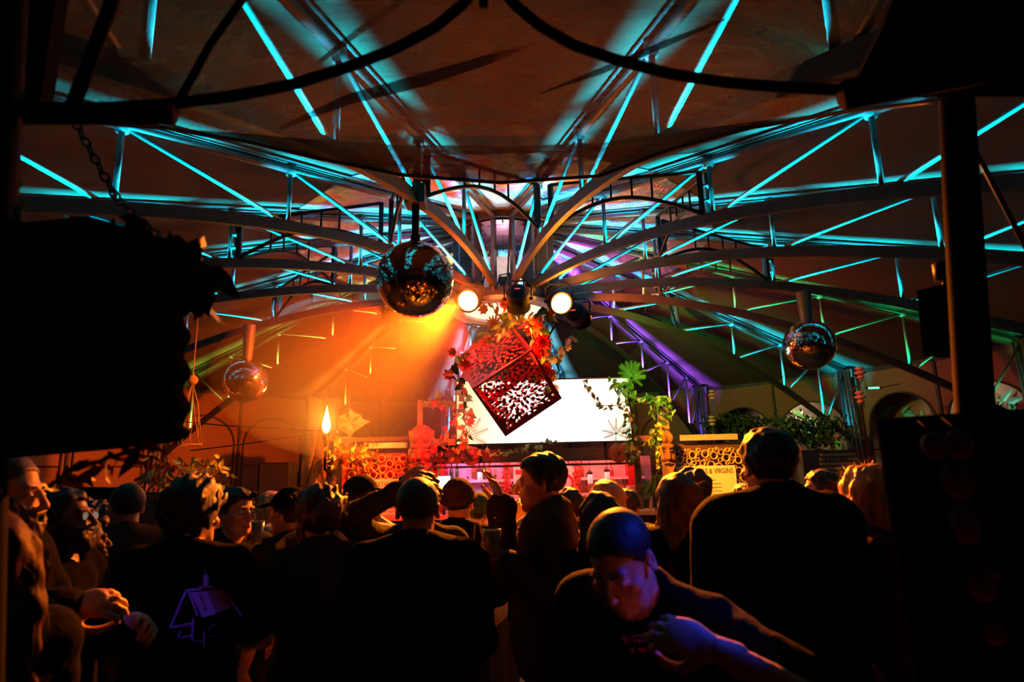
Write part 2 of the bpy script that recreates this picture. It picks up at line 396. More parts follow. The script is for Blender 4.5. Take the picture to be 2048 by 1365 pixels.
# ------------------------------------------------------------------ radial roof trusses with led strips on the lower chord
STN = [0.66, 2.0, 3.4, 4.8, 6.2, 7.4, RIM]
LEDCOL = {(1, 3): (GREEN, .35), (1, 1): (PURPLE, 1.0), (-1, 2): ((.45, 1.0, .12), .22), (-1, 1): ((1.0, .45, .04), .35), (1, 0): ((.1, .55, .9), .8), (-1, 0): ((.1, .5, .9), .8)}
ORD = ['first', 'second', 'third', 'fourth', 'fifth', 'sixth', 'seventh', 'eighth']
CN = {(1, 3): 'green', (1, 1): 'purple', (-1, 2): 'olive', (-1, 1): 'amber'}
for side in (1, -1):
    for k in range(8):
        a = rib_angle(side, k)
        lab = '%s-lit steel roof truss, %s from the entrance on the %s side' % (CN.get((side, k), 'cyan'), ORD[7 - k], 'menu' if side > 0 else 'torch')
        t = thing('roof_truss', lab, 'truss', rp(a, RIM, 0), group='radial roof trusses')
        tz = lambda r: zt(r) - .02
        MB().tube([rp(a, r, tz(r)) for r in (.58, 3, 5.5, RIM + .1)], .034, 8).build('top_chord', 'steel', t, True)
        tv = rp(a + pi / 2, 1, 0) - HUB
        mb = MB()
        for s in (-1, 1): mb.tube([rp(a, r, zt(r) + .045) + tv * s * .045 for r in (.58, 4, RIM + .1)], .011, 6)
        mb.build('keder_rail', 'steel', t)
        MB().bar([rp(a, .5 + (RIM + .02 - .5) * i / 22, zb(.5 + (RIM + .02 - .5) * i / 22)) for i in range(23)], .055, .10).build('bottom_chord', 'chord', t)
        for i, r in enumerate(STN[1:-1]):
            MB().tube([rp(a, r, zb(r) + .05), rp(a, r, tz(r))], .021, 8).build('web_post', 'steel', t, True)
            MB().lathe([(.045, -.05), (.045, .05)], 8, c=rp(a, r, tz(r))).build('node_collar', 'steel', t, True)
        for i in range(len(STN) - 1):
            r0, r1 = STN[i] + .10, STN[i + 1]
            MB().tube([rp(a, r0, zb(r0) + .06), rp(a, r1, tz(r1))], .019, 8).build('diagonal_brace', 'steel', t, True)
        MB().bar([rp(a, .8 + (RIM - .9) * i / 16, zb(.8 + (RIM - .9) * i / 16) + .056) for i in range(17)], .016, .008).build('led_strip', 'ledtape', t)
        col, pw = LEDCOL.get((side, k), (CYAN, 1.0))
        if True:
            NS = 11; RE = 6.2 if k == 7 else 7.2 if k == 6 else 8.2
            for q in range(NS):
                r0, r1 = .85 + (RE - .85) * q / NS, .85 + (RE - .85) * (q + 1) / NS
                p0, p1 = rp(a, r0, zb(r0) + .07), rp(a, r1, zb(r1) + .07)
                d = p1 - p0
                xax = d.normalized(); up = (Vector((0, 0, 1)) - xax * xax.z).normalized(); yax = xax.cross(up)
                ld = bpy.data.lights.new('strip_light', 'AREA'); ld.shape = 'RECTANGLE'
                ld.size = d.length; ld.size_y = .02; ld.color = col; ld.spread = radians(44); ld.energy = LED_W * pw * d.length
                lo = bpy.data.objects.new('strip_light', ld); COL.objects.link(lo)
                lo.matrix_world = Matrix.Translation((p0 + p1) / 2) @ Matrix((xax, -yax, -up)).transposed().to_4x4()

# ------------------------------------------------------------------ arched braces linking neighbouring trusses
def brace(a0, r0, a1, r1, lab):
    t = thing('arched_brace', lab, 'brace', (rp(a0, r0, 0) + rp(a1, r1, 0)) / 2, group='arched braces between the trusses')
    q0, q1 = rp(a0, r0, 0), rp(a1, r1, 0)
    ex = (q1 - q0).normalized(); q0 += ex * .09; q1 -= ex * .09
    zz = lambda f, s: f(r0) * (1 - s) + f(r1) * s
    P = lambda s, z: q0 * (1 - s) + q1 * s + Vector((0, 0, z))
    top, bot = (lambda s: zz(zt, s) - .10), (lambda s: zz(zb, s) + .06)
    for s in (0, 1): MB().bar([P(s, bot(s)), P(s, top(s))], .045, .045, ups=(ex.y, -ex.x, 0)).build('end_post', 'black', t)
    MB().tube([P(s / 10, top(s / 10)) for s in range(11)], .018, 6).build('upper_bar', 'black', t, True)
    arc = lambda s: bot(s) + (top(s) - bot(s)) * .55 * sin(pi * s)
    MB().tube([P(s / 16, arc(s / 16)) for s in range(17)], .019, 6).build('curved_bar', 'black', t, True)
    for s in (.3, .43, .57, .7): MB().tube([P(s, arc(s)), P(s, top(s))], .011, 6).build('spindle', 'black', t, True)
    for s, aa, r in ((0, a0, r0), (1, a1, r1)):
        for dz in (.12, -.14):
            z = (bot(s) if dz > 0 else top(s)) + dz
            MB().tube([P(s, z), rp(aa, r, z)], .013, 6).build('hinge', 'steel', t, True)
ids = [(-1, k) for k in range(7, -1, -1)] + [(1, k) for k in range(8)]
def node_r(side, k): return (2.15 if k % 2 else 3.4) if side > 0 else (3.4 if k % 2 else 2.15)
for j in range(16):
    (s0, k0), (s1, k1) = ids[j], ids[(j + 1) % 16]
    n = j if j < 8 else 14 - j
    lab = ('black arched brace over the entrance between the two nearest trusses' if j == 15 else 'black arched brace at the far end above the bar screen' if j == 7 else
           'black arched brace, %s bay from the entrance on the %s side' % (ORD[n], 'menu' if j >= 8 else 'torch'))
    brace(rib_angle(s0, k0), node_r(s0, k0), rib_angle(s1, k1), node_r(s1, k1), lab)

# ------------------------------------------------------------------ central hub drum
hub = thing('hub_drum', 'round steel hub drum where all roof trusses meet above the bar', 'hub', (HUB.x, HUB.y, 3.9))
def band(name, r, z0, z1, m, th=.03):
    mb = MB(); n = 48; vs = []; fs = []
    for i in range(n):
        a = 2 * pi * i / n
        for rr, z in ((r, z0), (r, z1), (r - th, z1), (r - th, z0)): vs.append(rp(a, rr, z))
    for i in range(n):
        j = (i + 1) % n
        for q in range(4): fs.append((i * 4 + q, j * 4 + q, j * 4 + (q + 1) % 4, i * 4 + (q + 1) % 4))
    return mb.add(vs, fs).build(name, m, hub)
band('top_ring', .60, 4.92, 5.03, 'steel', .05)
band('middle_ring', .56, 4.50, 4.56, 'chord', .03)
band('bottom_ring', .66, 3.86, 3.98, 'chord', .10)
band('lamp_rim', .70, 3.80, 3.86, 'white', .16)
for side in (1, -1):
    for k in range(8):
        a = rib_angle(side, k)
        M = Matrix.Rotation(-a, 3, 'Z')
        MB().box(rp(a, .60, 4.45), (.035, .17, 1.06), M).build('hub_plate', 'steel', hub)
        MB().bar([rp(a + .12, .56, 4.0), rp(a + .02, .56, 4.9)], .02, .03, ups=(sin(a), cos(a), 0)).build('hub_strut', 'steel', hub)
MB().lathe([(.54, 4.90), (.54, 4.905), (.05, 5.02), (.001, 5.02)][::1], 32, c=(HUB.x, HUB.y, 0)).build('cupola_lining', 'foil', hub)
for i in range(10):
    a = 2 * pi * i / 10
    MB().bar([rp(a, .03, 4.99), rp(a, .54, 4.885)], .018, .02).build('cupola_spoke', 'black', hub)
MB().lathe([(.05, 4.95), (.05, 5.0)], 12, c=(HUB.x, HUB.y, 0)).build('cupola_boss', 'black', hub)
MB().lathe([(.54, 3.835), (.54, 3.85), (.001, 3.85)], 40, c=(HUB.x, HUB.y, 0)).build('lamp_disc', 'glow', hub)
MB().box((HUB.x + .05, HUB.y - .3, 4.12), (.22, .16, .14)).build('ballast_box', 'black', hub)
MB().lathe([(.50, 3.99), (.50, 4.02), (.001, 4.02)], 32, c=(HUB.x, HUB.y, 0)).build('inner_floor', 'black', hub)
MB().box((HUB.x - .12, HUB.y + .3, 4.45), (.5, .02, .5)).build('reflector_sheet', 'white', hub)
for i in range(4):
    mb = MB(); x = HUB.x - .3 + i * .2
    mb.tube([(x, HUB.y - .2, 4.05), (x + .05, HUB.y - .35, 4.22), (x + .17, HUB.y - .33, 4.25), (x + .2, HUB.y - .15, 4.05)], .012, 6)
    mb.build('cable', 'black', hub, True)

# ------------------------------------------------------------------ perimeter: eave beams, leaning posts, walls with arches
EZ = zt(RIM) - .03
POSTL = {}
def post(side, k):
    a = rib_angle(side, k)
    lab = 'leaning grey cluster post, %s from behind the bar on the %s side' % (ORD[k], 'menu' if side > 0 else 'torch')
    t = thing('tent_post', lab, 'post', rp(a, RIM, 0), group='leaning perimeter posts')
    tv = rp(a + pi / 2, 1, 0) - HUB
    for i, (o, ro) in enumerate(((-.16, .03), (-.05, .045), (.07, .03), (.17, .026))):
        MB().tube([rp(a, RIM + .16, 0) + tv * o, rp(a, RIM - .06, EZ) + tv * o * .6], ro, 10).build('post_tube', 'steel', t, True)
    MB().box(rp(a, RIM + .08, EZ * .62), (.46, .10, .05), Matrix.Rotation(-a, 3, 'Z')).build('clamp_plate', 'steel', t)
    MB().box(rp(a, RIM + .16, .02), (.6, .3, .04), Matrix.Rotation(-a, 3, 'Z')).build('base_plate', 'steel', t)
    MB().box(rp(a, RIM + .04, EZ - .05), (.34, .12, .16), Matrix.Rotation(-a, 3, 'Z')).build('knee_bracket', 'steel', t)
for side in (1, -1):
    for k in range(0, 7): post(side, k)

def bay_wall(parent, a0, a1, closed):
    p0, p1 = rp(a0, RIM + .36, 0), rp(a1, RIM + .36, 0)
    L = (p1 - p0).length; ex = (p1 - p0) / L; n = Vector((ex.y, -ex.x, 0))
    H = EZ + .1
    M4 = Matrix(((ex.x, 0, n.x, p0.x), (ex.y, 0, n.y, p0.y), (0, 1, 0, 0), (0, 0, 0, 1)))
    def fin(me, name, m, off=0):
        me.transform(Matrix.Translation(n * off) @ M4)
        return mesh_obj(name, me, m, parent)
    holes = []
    base = 1.25
    for c in (L * .27, L * .73):
        hw = L * .2
        pts = [(c - hw, 2.45)] + [(c - hw * cos(pi * i / 16), 2.45 + .62 * sin(pi * i / 16)) for i in range(1, 16)] + [(c + hw, 2.45), (c + hw, base), (c - hw, base)]
        holes.append(pts)
    if closed:
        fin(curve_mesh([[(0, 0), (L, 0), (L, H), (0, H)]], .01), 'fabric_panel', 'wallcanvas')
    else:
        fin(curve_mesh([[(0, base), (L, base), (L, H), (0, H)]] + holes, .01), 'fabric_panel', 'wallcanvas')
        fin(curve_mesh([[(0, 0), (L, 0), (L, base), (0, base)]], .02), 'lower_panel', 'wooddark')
    for h in holes:
        mb = MB().tube([M4 @ Vector((x, y, .05)) for x, y in h], .018, 6, closed=True); mb.build('arch_rim', 'chord', parent, True)
        mb = MB().tube([M4 @ Vector((h[0][0], 2.0, .05)), M4 @ Vector((h[0][0] + (h[-3][0] - h[0][0]), 2.0, .05))], .012, 6); mb.build('cross_rail', 'chord', parent, True)
    MB().bar([p0 + Vector((0, 0, EZ)), p1 + Vector((0, 0, EZ))], .07, .09).build('eave_beam', 'chord', parent)
    MB().bar([(p0 + p1) / 2 + n * .04 + Vector((0, 0, 0)), (p0 + p1) / 2 + n * .04 + Vector((0, 0, EZ))], .05, .05, ups=(ex.x, ex.y, 0)).build('mullion', 'chord', parent)
walls = {}
for nm in ('back', 'left', 'right'): walls[nm] = structure('wall_' + nm)
for i in range(-5, 6):
    a0, a1 = ROT + radians(-11.25 + 22.5 * i), ROT + radians(11.25 + 22.5 * i)
    nm = 'back' if abs(i) <= 1 else ('left' if i < 0 else 'right')
    bay_wall(walls[nm], a0, a1, closed=(i <= 1))
# ------------------------------------------------------------------ helpers for things placed on a plane of known distance
def boxpx(mb, x0, y0, x1, y1, Y, th):
    a, b = at(x0, y1, Y), at(x1, y0, Y)
    return mb.box(((a.x + b.x) / 2, Y + th / 2, (a.z + b.z) / 2), (abs(b.x - a.x), th, abs(b.z - a.z)))
LEAFM = {}
def leaf_mesh(kind):
    if kind in LEAFM: return LEAFM[kind]
    mb = MB()
    if kind == 'round':
        mb.leaf((0, 0, 0), (0, 0, -1), (0, -1, 0), 1, .62, .2)
    elif kind == 'long':
        mb.leaf((0, 0, 0), (0, 0, -1), (0, -1, 0), 1, .34, .25)
    elif kind == 'ivy':
        pts = [(0, 0), (.28, .12), (.42, -.22), (.2, -.42), (0, -1), (-.2, -.42), (-.42, -.22), (-.28, .12)]
        vs = [(0, -.08, -.25)] + [(x, 0, z) for x, z in pts]
        mb.add(vs, [(0, i + 1, (i + 1) % 8 + 1) for i in range(8)])
    elif kind == 'petal':
        for i in range(7):
            a = 2 * pi * i / 7
            mb.leaf((0, 0, 0), (cos(a), -.45, sin(a)), (0, -1, 0), .5, .26, -.2)
        mb.sphere((0, -.06, 0), .09, 8, 5)
    elif kind == 'dahlia':
        for q, (n, L, t) in enumerate(((12, .55, .15), (10, .42, .5), (7, .28, 1.0))):
            for i in range(n):
                a = 2 * pi * (i + q * .5) / n
                mb.leaf((0, -.02 * q, 0), (cos(a), -t, sin(a)), (0, -1, 0), L, .16, -.25)
    me = bpy.data.meshes.new(kind + '_leaf'); me.from_pydata(mb.v, [], mb.f)
    LEAFM[kind] = me
    return me
LEAFV = {}
def leaf_obj(name, kind, m, parent, loc, size, rot):
    key = (kind, m)
    if key not in LEAFV:
        me = leaf_mesh(kind).copy(); me.materials.append(MAT[m]); LEAFV[key] = me
    o = bpy.data.objects.new(name, LEAFV[key]); COL.objects.link(o)
    o.parent = parent; o.matrix_parent_inverse = Matrix.Translation(-parent.location)
    o.location = loc; o.rotation_euler = rot; o.scale = (size, size, size)
    return o
def strand(name, label, cat, path, n, kinds, size, spread, group=None, rnd=None, stem_r=.006, flowers=0, fkinds=(), fsize=.12):
    rnd = rnd or random
    path = [Vector(p) for p in path]
    t = thing(name, label, cat, path[0], group)
    # smooth path
    pts = []
    for i in range(len(path) - 1):
        for q in range(4):
            s = q / 4; p = path[i].lerp(path[i + 1], s)
            pts.append(p + Vector((rnd.uniform(-1, 1), rnd.uniform(-1, 1), rnd.uniform(-1, 1))) * spread * .15)
    pts.append(path[-1])
    MB().tube(pts, stem_r, 5).build('stem', 'stem', t, True)
    def pick(s):
        x = s * (len(pts) - 1); i = min(int(x), len(pts) - 2); return pts[i].lerp(pts[i + 1], x - i)
    for i in range(n):
        p = pick((i + rnd.random()) / n) + Vector((rnd.uniform(-1, 1), rnd.uniform(-1, 1), rnd.uniform(-1, 1))) * spread
        k, m = rnd.choice(kinds)
        leaf_obj('leaf', k, m, t, p, size * rnd.uniform(.7, 1.25), (rnd.uniform(-.9, .9), rnd.uniform(-1.3, 1.3), rnd.uniform(-.9, .9)))
    for i in range(flowers):
        p = pick((i + rnd.random()) / flowers) + Vector((rnd.uniform(-1, 1), -abs(rnd.uniform(.3, 1)), rnd.uniform(-1, 1))) * spread
        k, m = rnd.choice(fkinds)
        leaf_obj('flower', k, m, t, p, fsize * rnd.uniform(.8, 1.2), (rnd.uniform(-.5, .5), rnd.uniform(-1, 1), rnd.uniform(-.6, .6)))
    return t

# ------------------------------------------------------------------ mirror balls on the outer nodes of three trusses
def ball_meshes(R=.30):
    rnd = random.Random(3); mb = MB(); ts = .0155
    rows = int(pi * R / ts)
    for i in range(rows):
        th = -pi / 2 + pi * (i + .5) / rows; rr = R * cos(th); n = max(4, int(2 * pi * rr / ts))
        for k in range(n):
            ph = 2 * pi * k / n
            nrm = Vector((cos(th) * cos(ph), cos(th) * sin(ph), sin(th)))
            e1 = Vector((-sin(ph), cos(ph), 0)); e2 = nrm.cross(e1)
            tl = nrm + e1 * rnd.gauss(0, .022) + e2 * rnd.gauss(0, .022); tl.normalize()
            a = e1 - tl * e1.dot(tl); a.normalize(); b = tl.cross(a)
            c = nrm * R; w1 = pi * rr / n * .94; w2 = ts * .47
            mb.add([c - a * w1 - b * w2, c + a * w1 - b * w2, c + a * w1 + b * w2, c - a * w1 + b * w2], [(0, 1, 2, 3)])
    return mb
BT = ball_meshes()
def mirror_ball(label, px, py, Y, side, k, cone, R=.30, share=[None]):
    c = at(px, py, Y)
    t = thing('mirror_ball', label, 'disco ball', c, group='mirror balls hung from the trusses')
    MB().sphere(c, R - .004, 32, 20).build('ball_core', 'ballcore', t, True)
    if share[0] is None:
        o = BT.build('mirror_tiles', 'mirror', None); share[0] = o.data
    else:
        o = bpy.data.objects.new('mirror_tiles', share[0]); COL.objects.link(o)
    o.parent = t; o.matrix_parent_inverse = Matrix(); tag(o, kind='stuff')
    o.location = (0, 0, 0); o.rotation_euler = (.1 * k, 0, .7 * k)
    a = rib_angle(side, k)
    zc = zb(3.4) - .05
    MB().lathe([(.03, R - .01), (.045, R - .005), (.045, R + .02), (.02, R + .03)], 12, c=c).build('top_cap', 'black', t, True)
    MB().tube([c + Vector((.035 * cos(2 * pi * i / 14), 0, R + .05 + .035 * sin(2 * pi * i / 14))) for i in range(14)], .006, 6, closed=True).build('hanging_ring', 'steel', t, True)
    top = Vector((c.x, c.y, zb((Vector((c.x, c.y, 0)) - HUB).length)))
    if cone:
        zt_ = top.z - .02; zb_ = zt_ - .62
        MB().lathe([(.05, zb_), (.055, zb_ + .02), (.085, zt_ - .02), (.085, zt_)], 16, c=(c.x, c.y, 0)).build('motor_housing', 'steel', t, True)
        MB().tube([(c.x, c.y, c.z + R + .02), (c.x, c.y, zb_)], .014, 8).build('hanging_rod', 'chord', t, True)
    else:
        MB().box((c.x, c.y, top.z + .02), (.16, .16, .16)).build('mount_block', 'black', t)
        MB().tube([(c.x, c.y, c.z + R + .02), (c.x, c.y, top.z)], .03, 10).build('hanging_rod', 'black', t, True)
mirror_ball('large mirror ball nearest the netting, hung on a thick black pole', 830, 559, 4.66, -1, 7, False)
mirror_ball('small mirror ball glowing orange near the torch, under a pale motor cone', 492, 762, 8.55, -1, 3, True)
mirror_ball('mirror ball on the menu side hung under a teal lit motor cone', 1619, 690, 7.30, 1, 4, True)

# ------------------------------------------------------------------ par cans round the hub
def par_can(label, c, d, m_lens, digits, hang):
    t = thing('par_can', label, 'stage light', c, group='par cans round the hub')
    d = Vector(d).normalized(); M = d.to_track_quat('Z', 'Y').to_matrix()
    MB().lathe([(.07, -.15), (.115, -.13), (.135, -.06), (.135, .10), (.145, .11), (.145, .135), (.125, .135), (.12, .10)], 24, M, c).build('housing', 'matte', t, True); hous = t.children[0] if False else [o for o in bpy.data.objects if o.parent == t][0]
    for i in range(5):
        z = -.11 + i * .03
        MB().lathe([(.128, z), (.140, z + .004), (.140, z + .010), (.128, z + .014)], 24, M, c).build('cooling_fin', 'black', hous, True)
    lens_o = MB().lathe([(.124, .104), (.124, .112), (.001, .112)], 24, M, c).build('lens', m_lens, t)
    if m_lens == 'canglow':
        for q in range(7):
            a = 2 * pi * q / 6; r = 0 if q == 6 else .07
            MB().lathe([(.022, .112), (.016, .124), (.001, .128)], 10, M, c + M @ Vector((r * cos(a), r * sin(a), 0))).build('led_lens', m_lens, lens_o, True)
    sx = M @ Vector((1, 0, 0)) if abs((M @ Vector((1, 0, 0))).z) < .7 else M @ Vector((0, 1, 0))
    sx = Vector((sx.x, sx.y, 0)).normalized()
    yk = [c + sx * .16, c + sx * .17 + Vector((0, 0, .16)), c + sx * .10 + Vector((0, 0, .22)), c - sx * .10 + Vector((0, 0, .22)), c - sx * .17 + Vector((0, 0, .16)), c - sx * .16]
    yoke_o = MB().tube(yk, .011, 6).build('yoke', 'black', t, True)
    for s in (-1, 1):
        MB().tube([c + sx * .13 * s, c + sx * .185 * s], .022, 8).build('yoke_knob', 'black', yoke_o, True)
    MB().tube([c + Vector((0, 0, .22)), hang], .014, 6).build('hanger', 'black', t, True)
    MB().tube([c - d * .12, c - d * .2 + sx * .06 - Vector((0, 0, .08)), c - d * .14 + sx * .12 + Vector((0, 0, .1)), hang + sx * .05], .006, 5).build('cable', 'black', t, True)
    if digits:
        MB().box(c - d * .151, (.08, .04, .012), M).build('display_panel', 'black', t)
        mb = MB()
        for q in range(4):
            x = -.024 + q * .016
            for z0, z1 in ((-.008, -.001), (.001, .008)):
                mb.box(c - d * .158 + M @ Vector((x, (z0 + z1) / 2, 0)), (.010, z1 - z0, .003), M)
        tag(mb.build('red_digits', 'digit', t), kind='stuff')
tocam = (CAM - CAN_L).normalized()
par_can('glowing amber par can left of the hub lamp, beside the big mirror ball', CAN_L, tocam + Vector((-.22, 0, -.12)), 'canglow', False, rp(radians(-140), .64, 3.92))
par_can('glowing amber par can between the white hub lamp and the lit green truss', CAN_R, (CAM - CAN_R).normalized() + Vector((.25, 0, -.2)), 'canglow', False, rp(radians(130), .64, 3.92))
par_can('black par can with a red display under the middle of the hub', CAN_M, (.05, .75, -.5), 'black', True, rp(radians(176), .66, 3.92))
par_can('brown lit par can turned away towards the green lit truss', CAN_B, (.45, .8, -.25), 'canglow', True, rp(radians(105), .66, 3.95))
par_can('dark par can half hidden behind the big mirror ball', CAN_D, (-.6, .6, -.5), 'black', False, rp(radians(-71), 1.45, zb(1.45)))

# ------------------------------------------------------------------ tilted cut-metal cube lantern under the hub
LC = at(1015, 757, 7.55)
ray = (LC - CAM).normalized()
ir = (RGT - ray * RGT.dot(ray)).normalized(); iu = ir.cross(ray).normalized()
E = np.array([[-111, 76, -.05 * 130], [60, 90, .60 * 130], [-34, -56, .86 * 130]], float) / 130
U_, _, V_ = np.linalg.svd(E); E = U_ @ V_
ax = [ir * e[0] - iu * e[1] + ray * e[2] for e in E]
LS = 130 / FPX * (LC - CAM).dot(FWD)
lantern = thing('cube_lantern', 'large tilted cube lantern of dark metal cut with a tree pattern', 'lantern', LC)
def tree_face(seed):
    rnd = random.Random(seed); h = LS / 2; mrg = h - .045; sp = []
    cx, cy = .03, -.02
    for ri in range(9):
        rm = .06 + ri * .066; n = max(7, int(2 * pi * rm / .064)); off = rnd.random()
        for i in range(n):
            a = 2 * pi * (i + off + rnd.uniform(-.08, .08)) / n; wa = 2 * pi / n * rnd.uniform(.22, .31)
            j_ = .030 * (1 if i % 2 else -1) + rnd.uniform(-.012, .012); ln = rnd.uniform(.026, .032)
            q0, q1 = max(.03, rm + j_ * (.6 if ri else .2) - ln), rm + j_ * (.6 if ri else .2) + ln; pts = []
            tw = rnd.uniform(-.10, .10) * 12 / n
            for s, wd in ((0, .0), (.2, .75), (.5, 1), (.8, .8), (1, .0), (.8, -.8), (.5, -1), (.2, -.75)):
                r = (q0 + (q1 - q0) * s) * LS / .77; aa = a + wa * wd + tw * s
                pts.append((cx + r * cos(aa), cy + r * sin(aa)))
            mxc = max(max(abs(x), abs(y)) for x, y in pts)
            if mxc > mrg:
                if sum(1 for x, y in pts if max(abs(x), abs(y)) > mrg) > 4: continue
                pts = [(max(-mrg, min(mrg, x)), max(-mrg, min(mrg, y))) for x, y in pts]
            sp.append(pts)
    # corner leaves
    for qx in (-1, 1):
        for qy in (-1, 1):
            for i in range(4):
                a = pi / 4 + rnd.uniform(-.5, .5); c = (qx * (mrg - .05 - .045 * i * .7), qy * (mrg - .05))if i % 2 else (qx * (mrg - .05), qy * (mrg - .06 - .045 * i * .7))
                if all((c[0] - sum(x for x, y in s) / len(s)) ** 2 + (c[1] - sum(y for x, y in s) / len(s)) ** 2 > .05 ** 2 for s in sp):
                    sp.append([(c[0] + .022 * cos(2 * pi * k / 6), c[1] + .016 * sin(2 * pi * k / 6)) for k in range(6)])
    return curve_mesh([[(-h, -h), (h, -h), (h, h), (-h, h)]] + sp, .004)
fi = 0
for i, j, k in ((0, 1, 2), (1, 2, 0), (2, 0, 1)):
    for s in (-1, 1):
        fi += 1
        me = tree_face(fi)
        n = ax[k] * s
        M = Matrix((ax[i], ax[j], ax[i].cross(ax[j]))).transposed().to_4x4()
        me.transform(Matrix.Translation(LC + n * (LS / 2 - .004)) @ M)
        mesh_obj('cut_panel', me, 'lantern', lantern)
for i, j, k in ((0, 1, 2), (1, 2, 0), (2, 0, 1)):
    for s in (-1, 1):
        for q in (-1, 1):
            c = LC + ax[i] * s * LS / 2 + ax[j] * q * LS / 2
            MB().bar([c - ax[k] * (LS / 2 + .008), c + ax[k] * (LS / 2 + .008)], .022, .022, ups=ax[i]).build('edge_bar', 'lantern', lantern)
apex = max((LC + (ax[0] * a + ax[1] * b + ax[2] * c) * LS / 2 for a in (-1, 1) for b in (-1, 1) for c in (-1, 1)), key=lambda v: v.z)
MB().tube([apex, Vector((HUB.x, HUB.y - .1, 3.82))], .008, 6).build('chain', 'black', lantern, True)
light('lantern_red', 'SPOT', Vector((1.0, 6.2, 3.75)), 1100, (1, .02, .03), LC + Vector((-.08, 0, .2)), spot_size=radians(25), spot_blend=.5, shadow_soft_size=.03)
light('lantern_pink', 'POINT', LC + Vector((.05, .1, .05)), 9, (1, .12, .10), shadow_soft_size=.05)

# ------------------------------------------------------------------ garlands round the hub and lantern
R5 = random.Random(5)
GK = [('long', 'leafpale'), ('long', 'leafpale'), ('round', 'leaf'), ('long', 'leafred')]
strand('flower_garland', 'yellow leafy garland spilling from the hub above the lantern', 'garland', [at(975, 600, 7.5), at(1005, 640, 7.4), at(1030, 600, 7.4), at(1055, 660, 7.4), at(1080, 630, 7.5), at(1098, 615, 7.6)], 46, GK, .15, .09, rnd=R5, flowers=4, fkinds=[('dahlia', 'flowerr'), ('petal', 'flower')], fsize=.17)
strand('flower_garland', 'garland with a big orange dahlia along the lantern edge near the screen', 'garland', [at(1058, 640, 7.55), at(1075, 690, 7.5), at(1088, 730, 7.6), at(1092, 765, 7.7)], 24, GK, .15, .09, rnd=R5, flowers=7, fkinds=[('dahlia', 'flower'), ('petal', 'flowerw'), ('dahlia', 'flowerr')], fsize=.26)
strand('flower_garland', 'orange leafy garland along the torch side corner of the lantern', 'garland', [at(985, 655, 7.7), at(960, 690, 7.7), at(928, 720, 7.5), at(912, 735, 7.5), at(925, 790, 7.7)], 34, GK + [('round', 'leafred')], .15, .10, rnd=R5, flowers=5, fkinds=[('dahlia', 'flower'), ('petal', 'flowerr')], fsize=.22)
strand('blossom_strand', 'white blossom strand curling towards the green beam', 'garland', [at(1080, 700, 7.8), at(1100, 725, 7.8), at(1122, 712, 7.8), at(1140, 690, 7.8), at(1147, 672, 7.8)], 6, [('round', 'leafpale')], .09, .05, rnd=R5, flowers=22, fkinds=[('petal', 'flowerw')], fsize=.11)
strand('blossom_strand', 'white blossom strand hanging down beside the lantern onto the screen', 'garland', [at(1088, 690, 7.85), at(1098, 740, 7.9), at(1105, 790, 8.0)], 6, [('round', 'leafpale')], .09, .05, rnd=R5, flowers=20, fkinds=[('petal', 'flowerw')], fsize=.13)
strand('ivy_strand', 'yellow ivy strand between the par cans and the lantern top', 'ivy', [at(1040, 625, 7.4), at(1015, 650, 7.45), at(1002, 668, 7.5), at(950, 660, 7.7)], 22, [('ivy', 'leafpale'), ('long', 'leafpale')], .12, .07, rnd=R5)
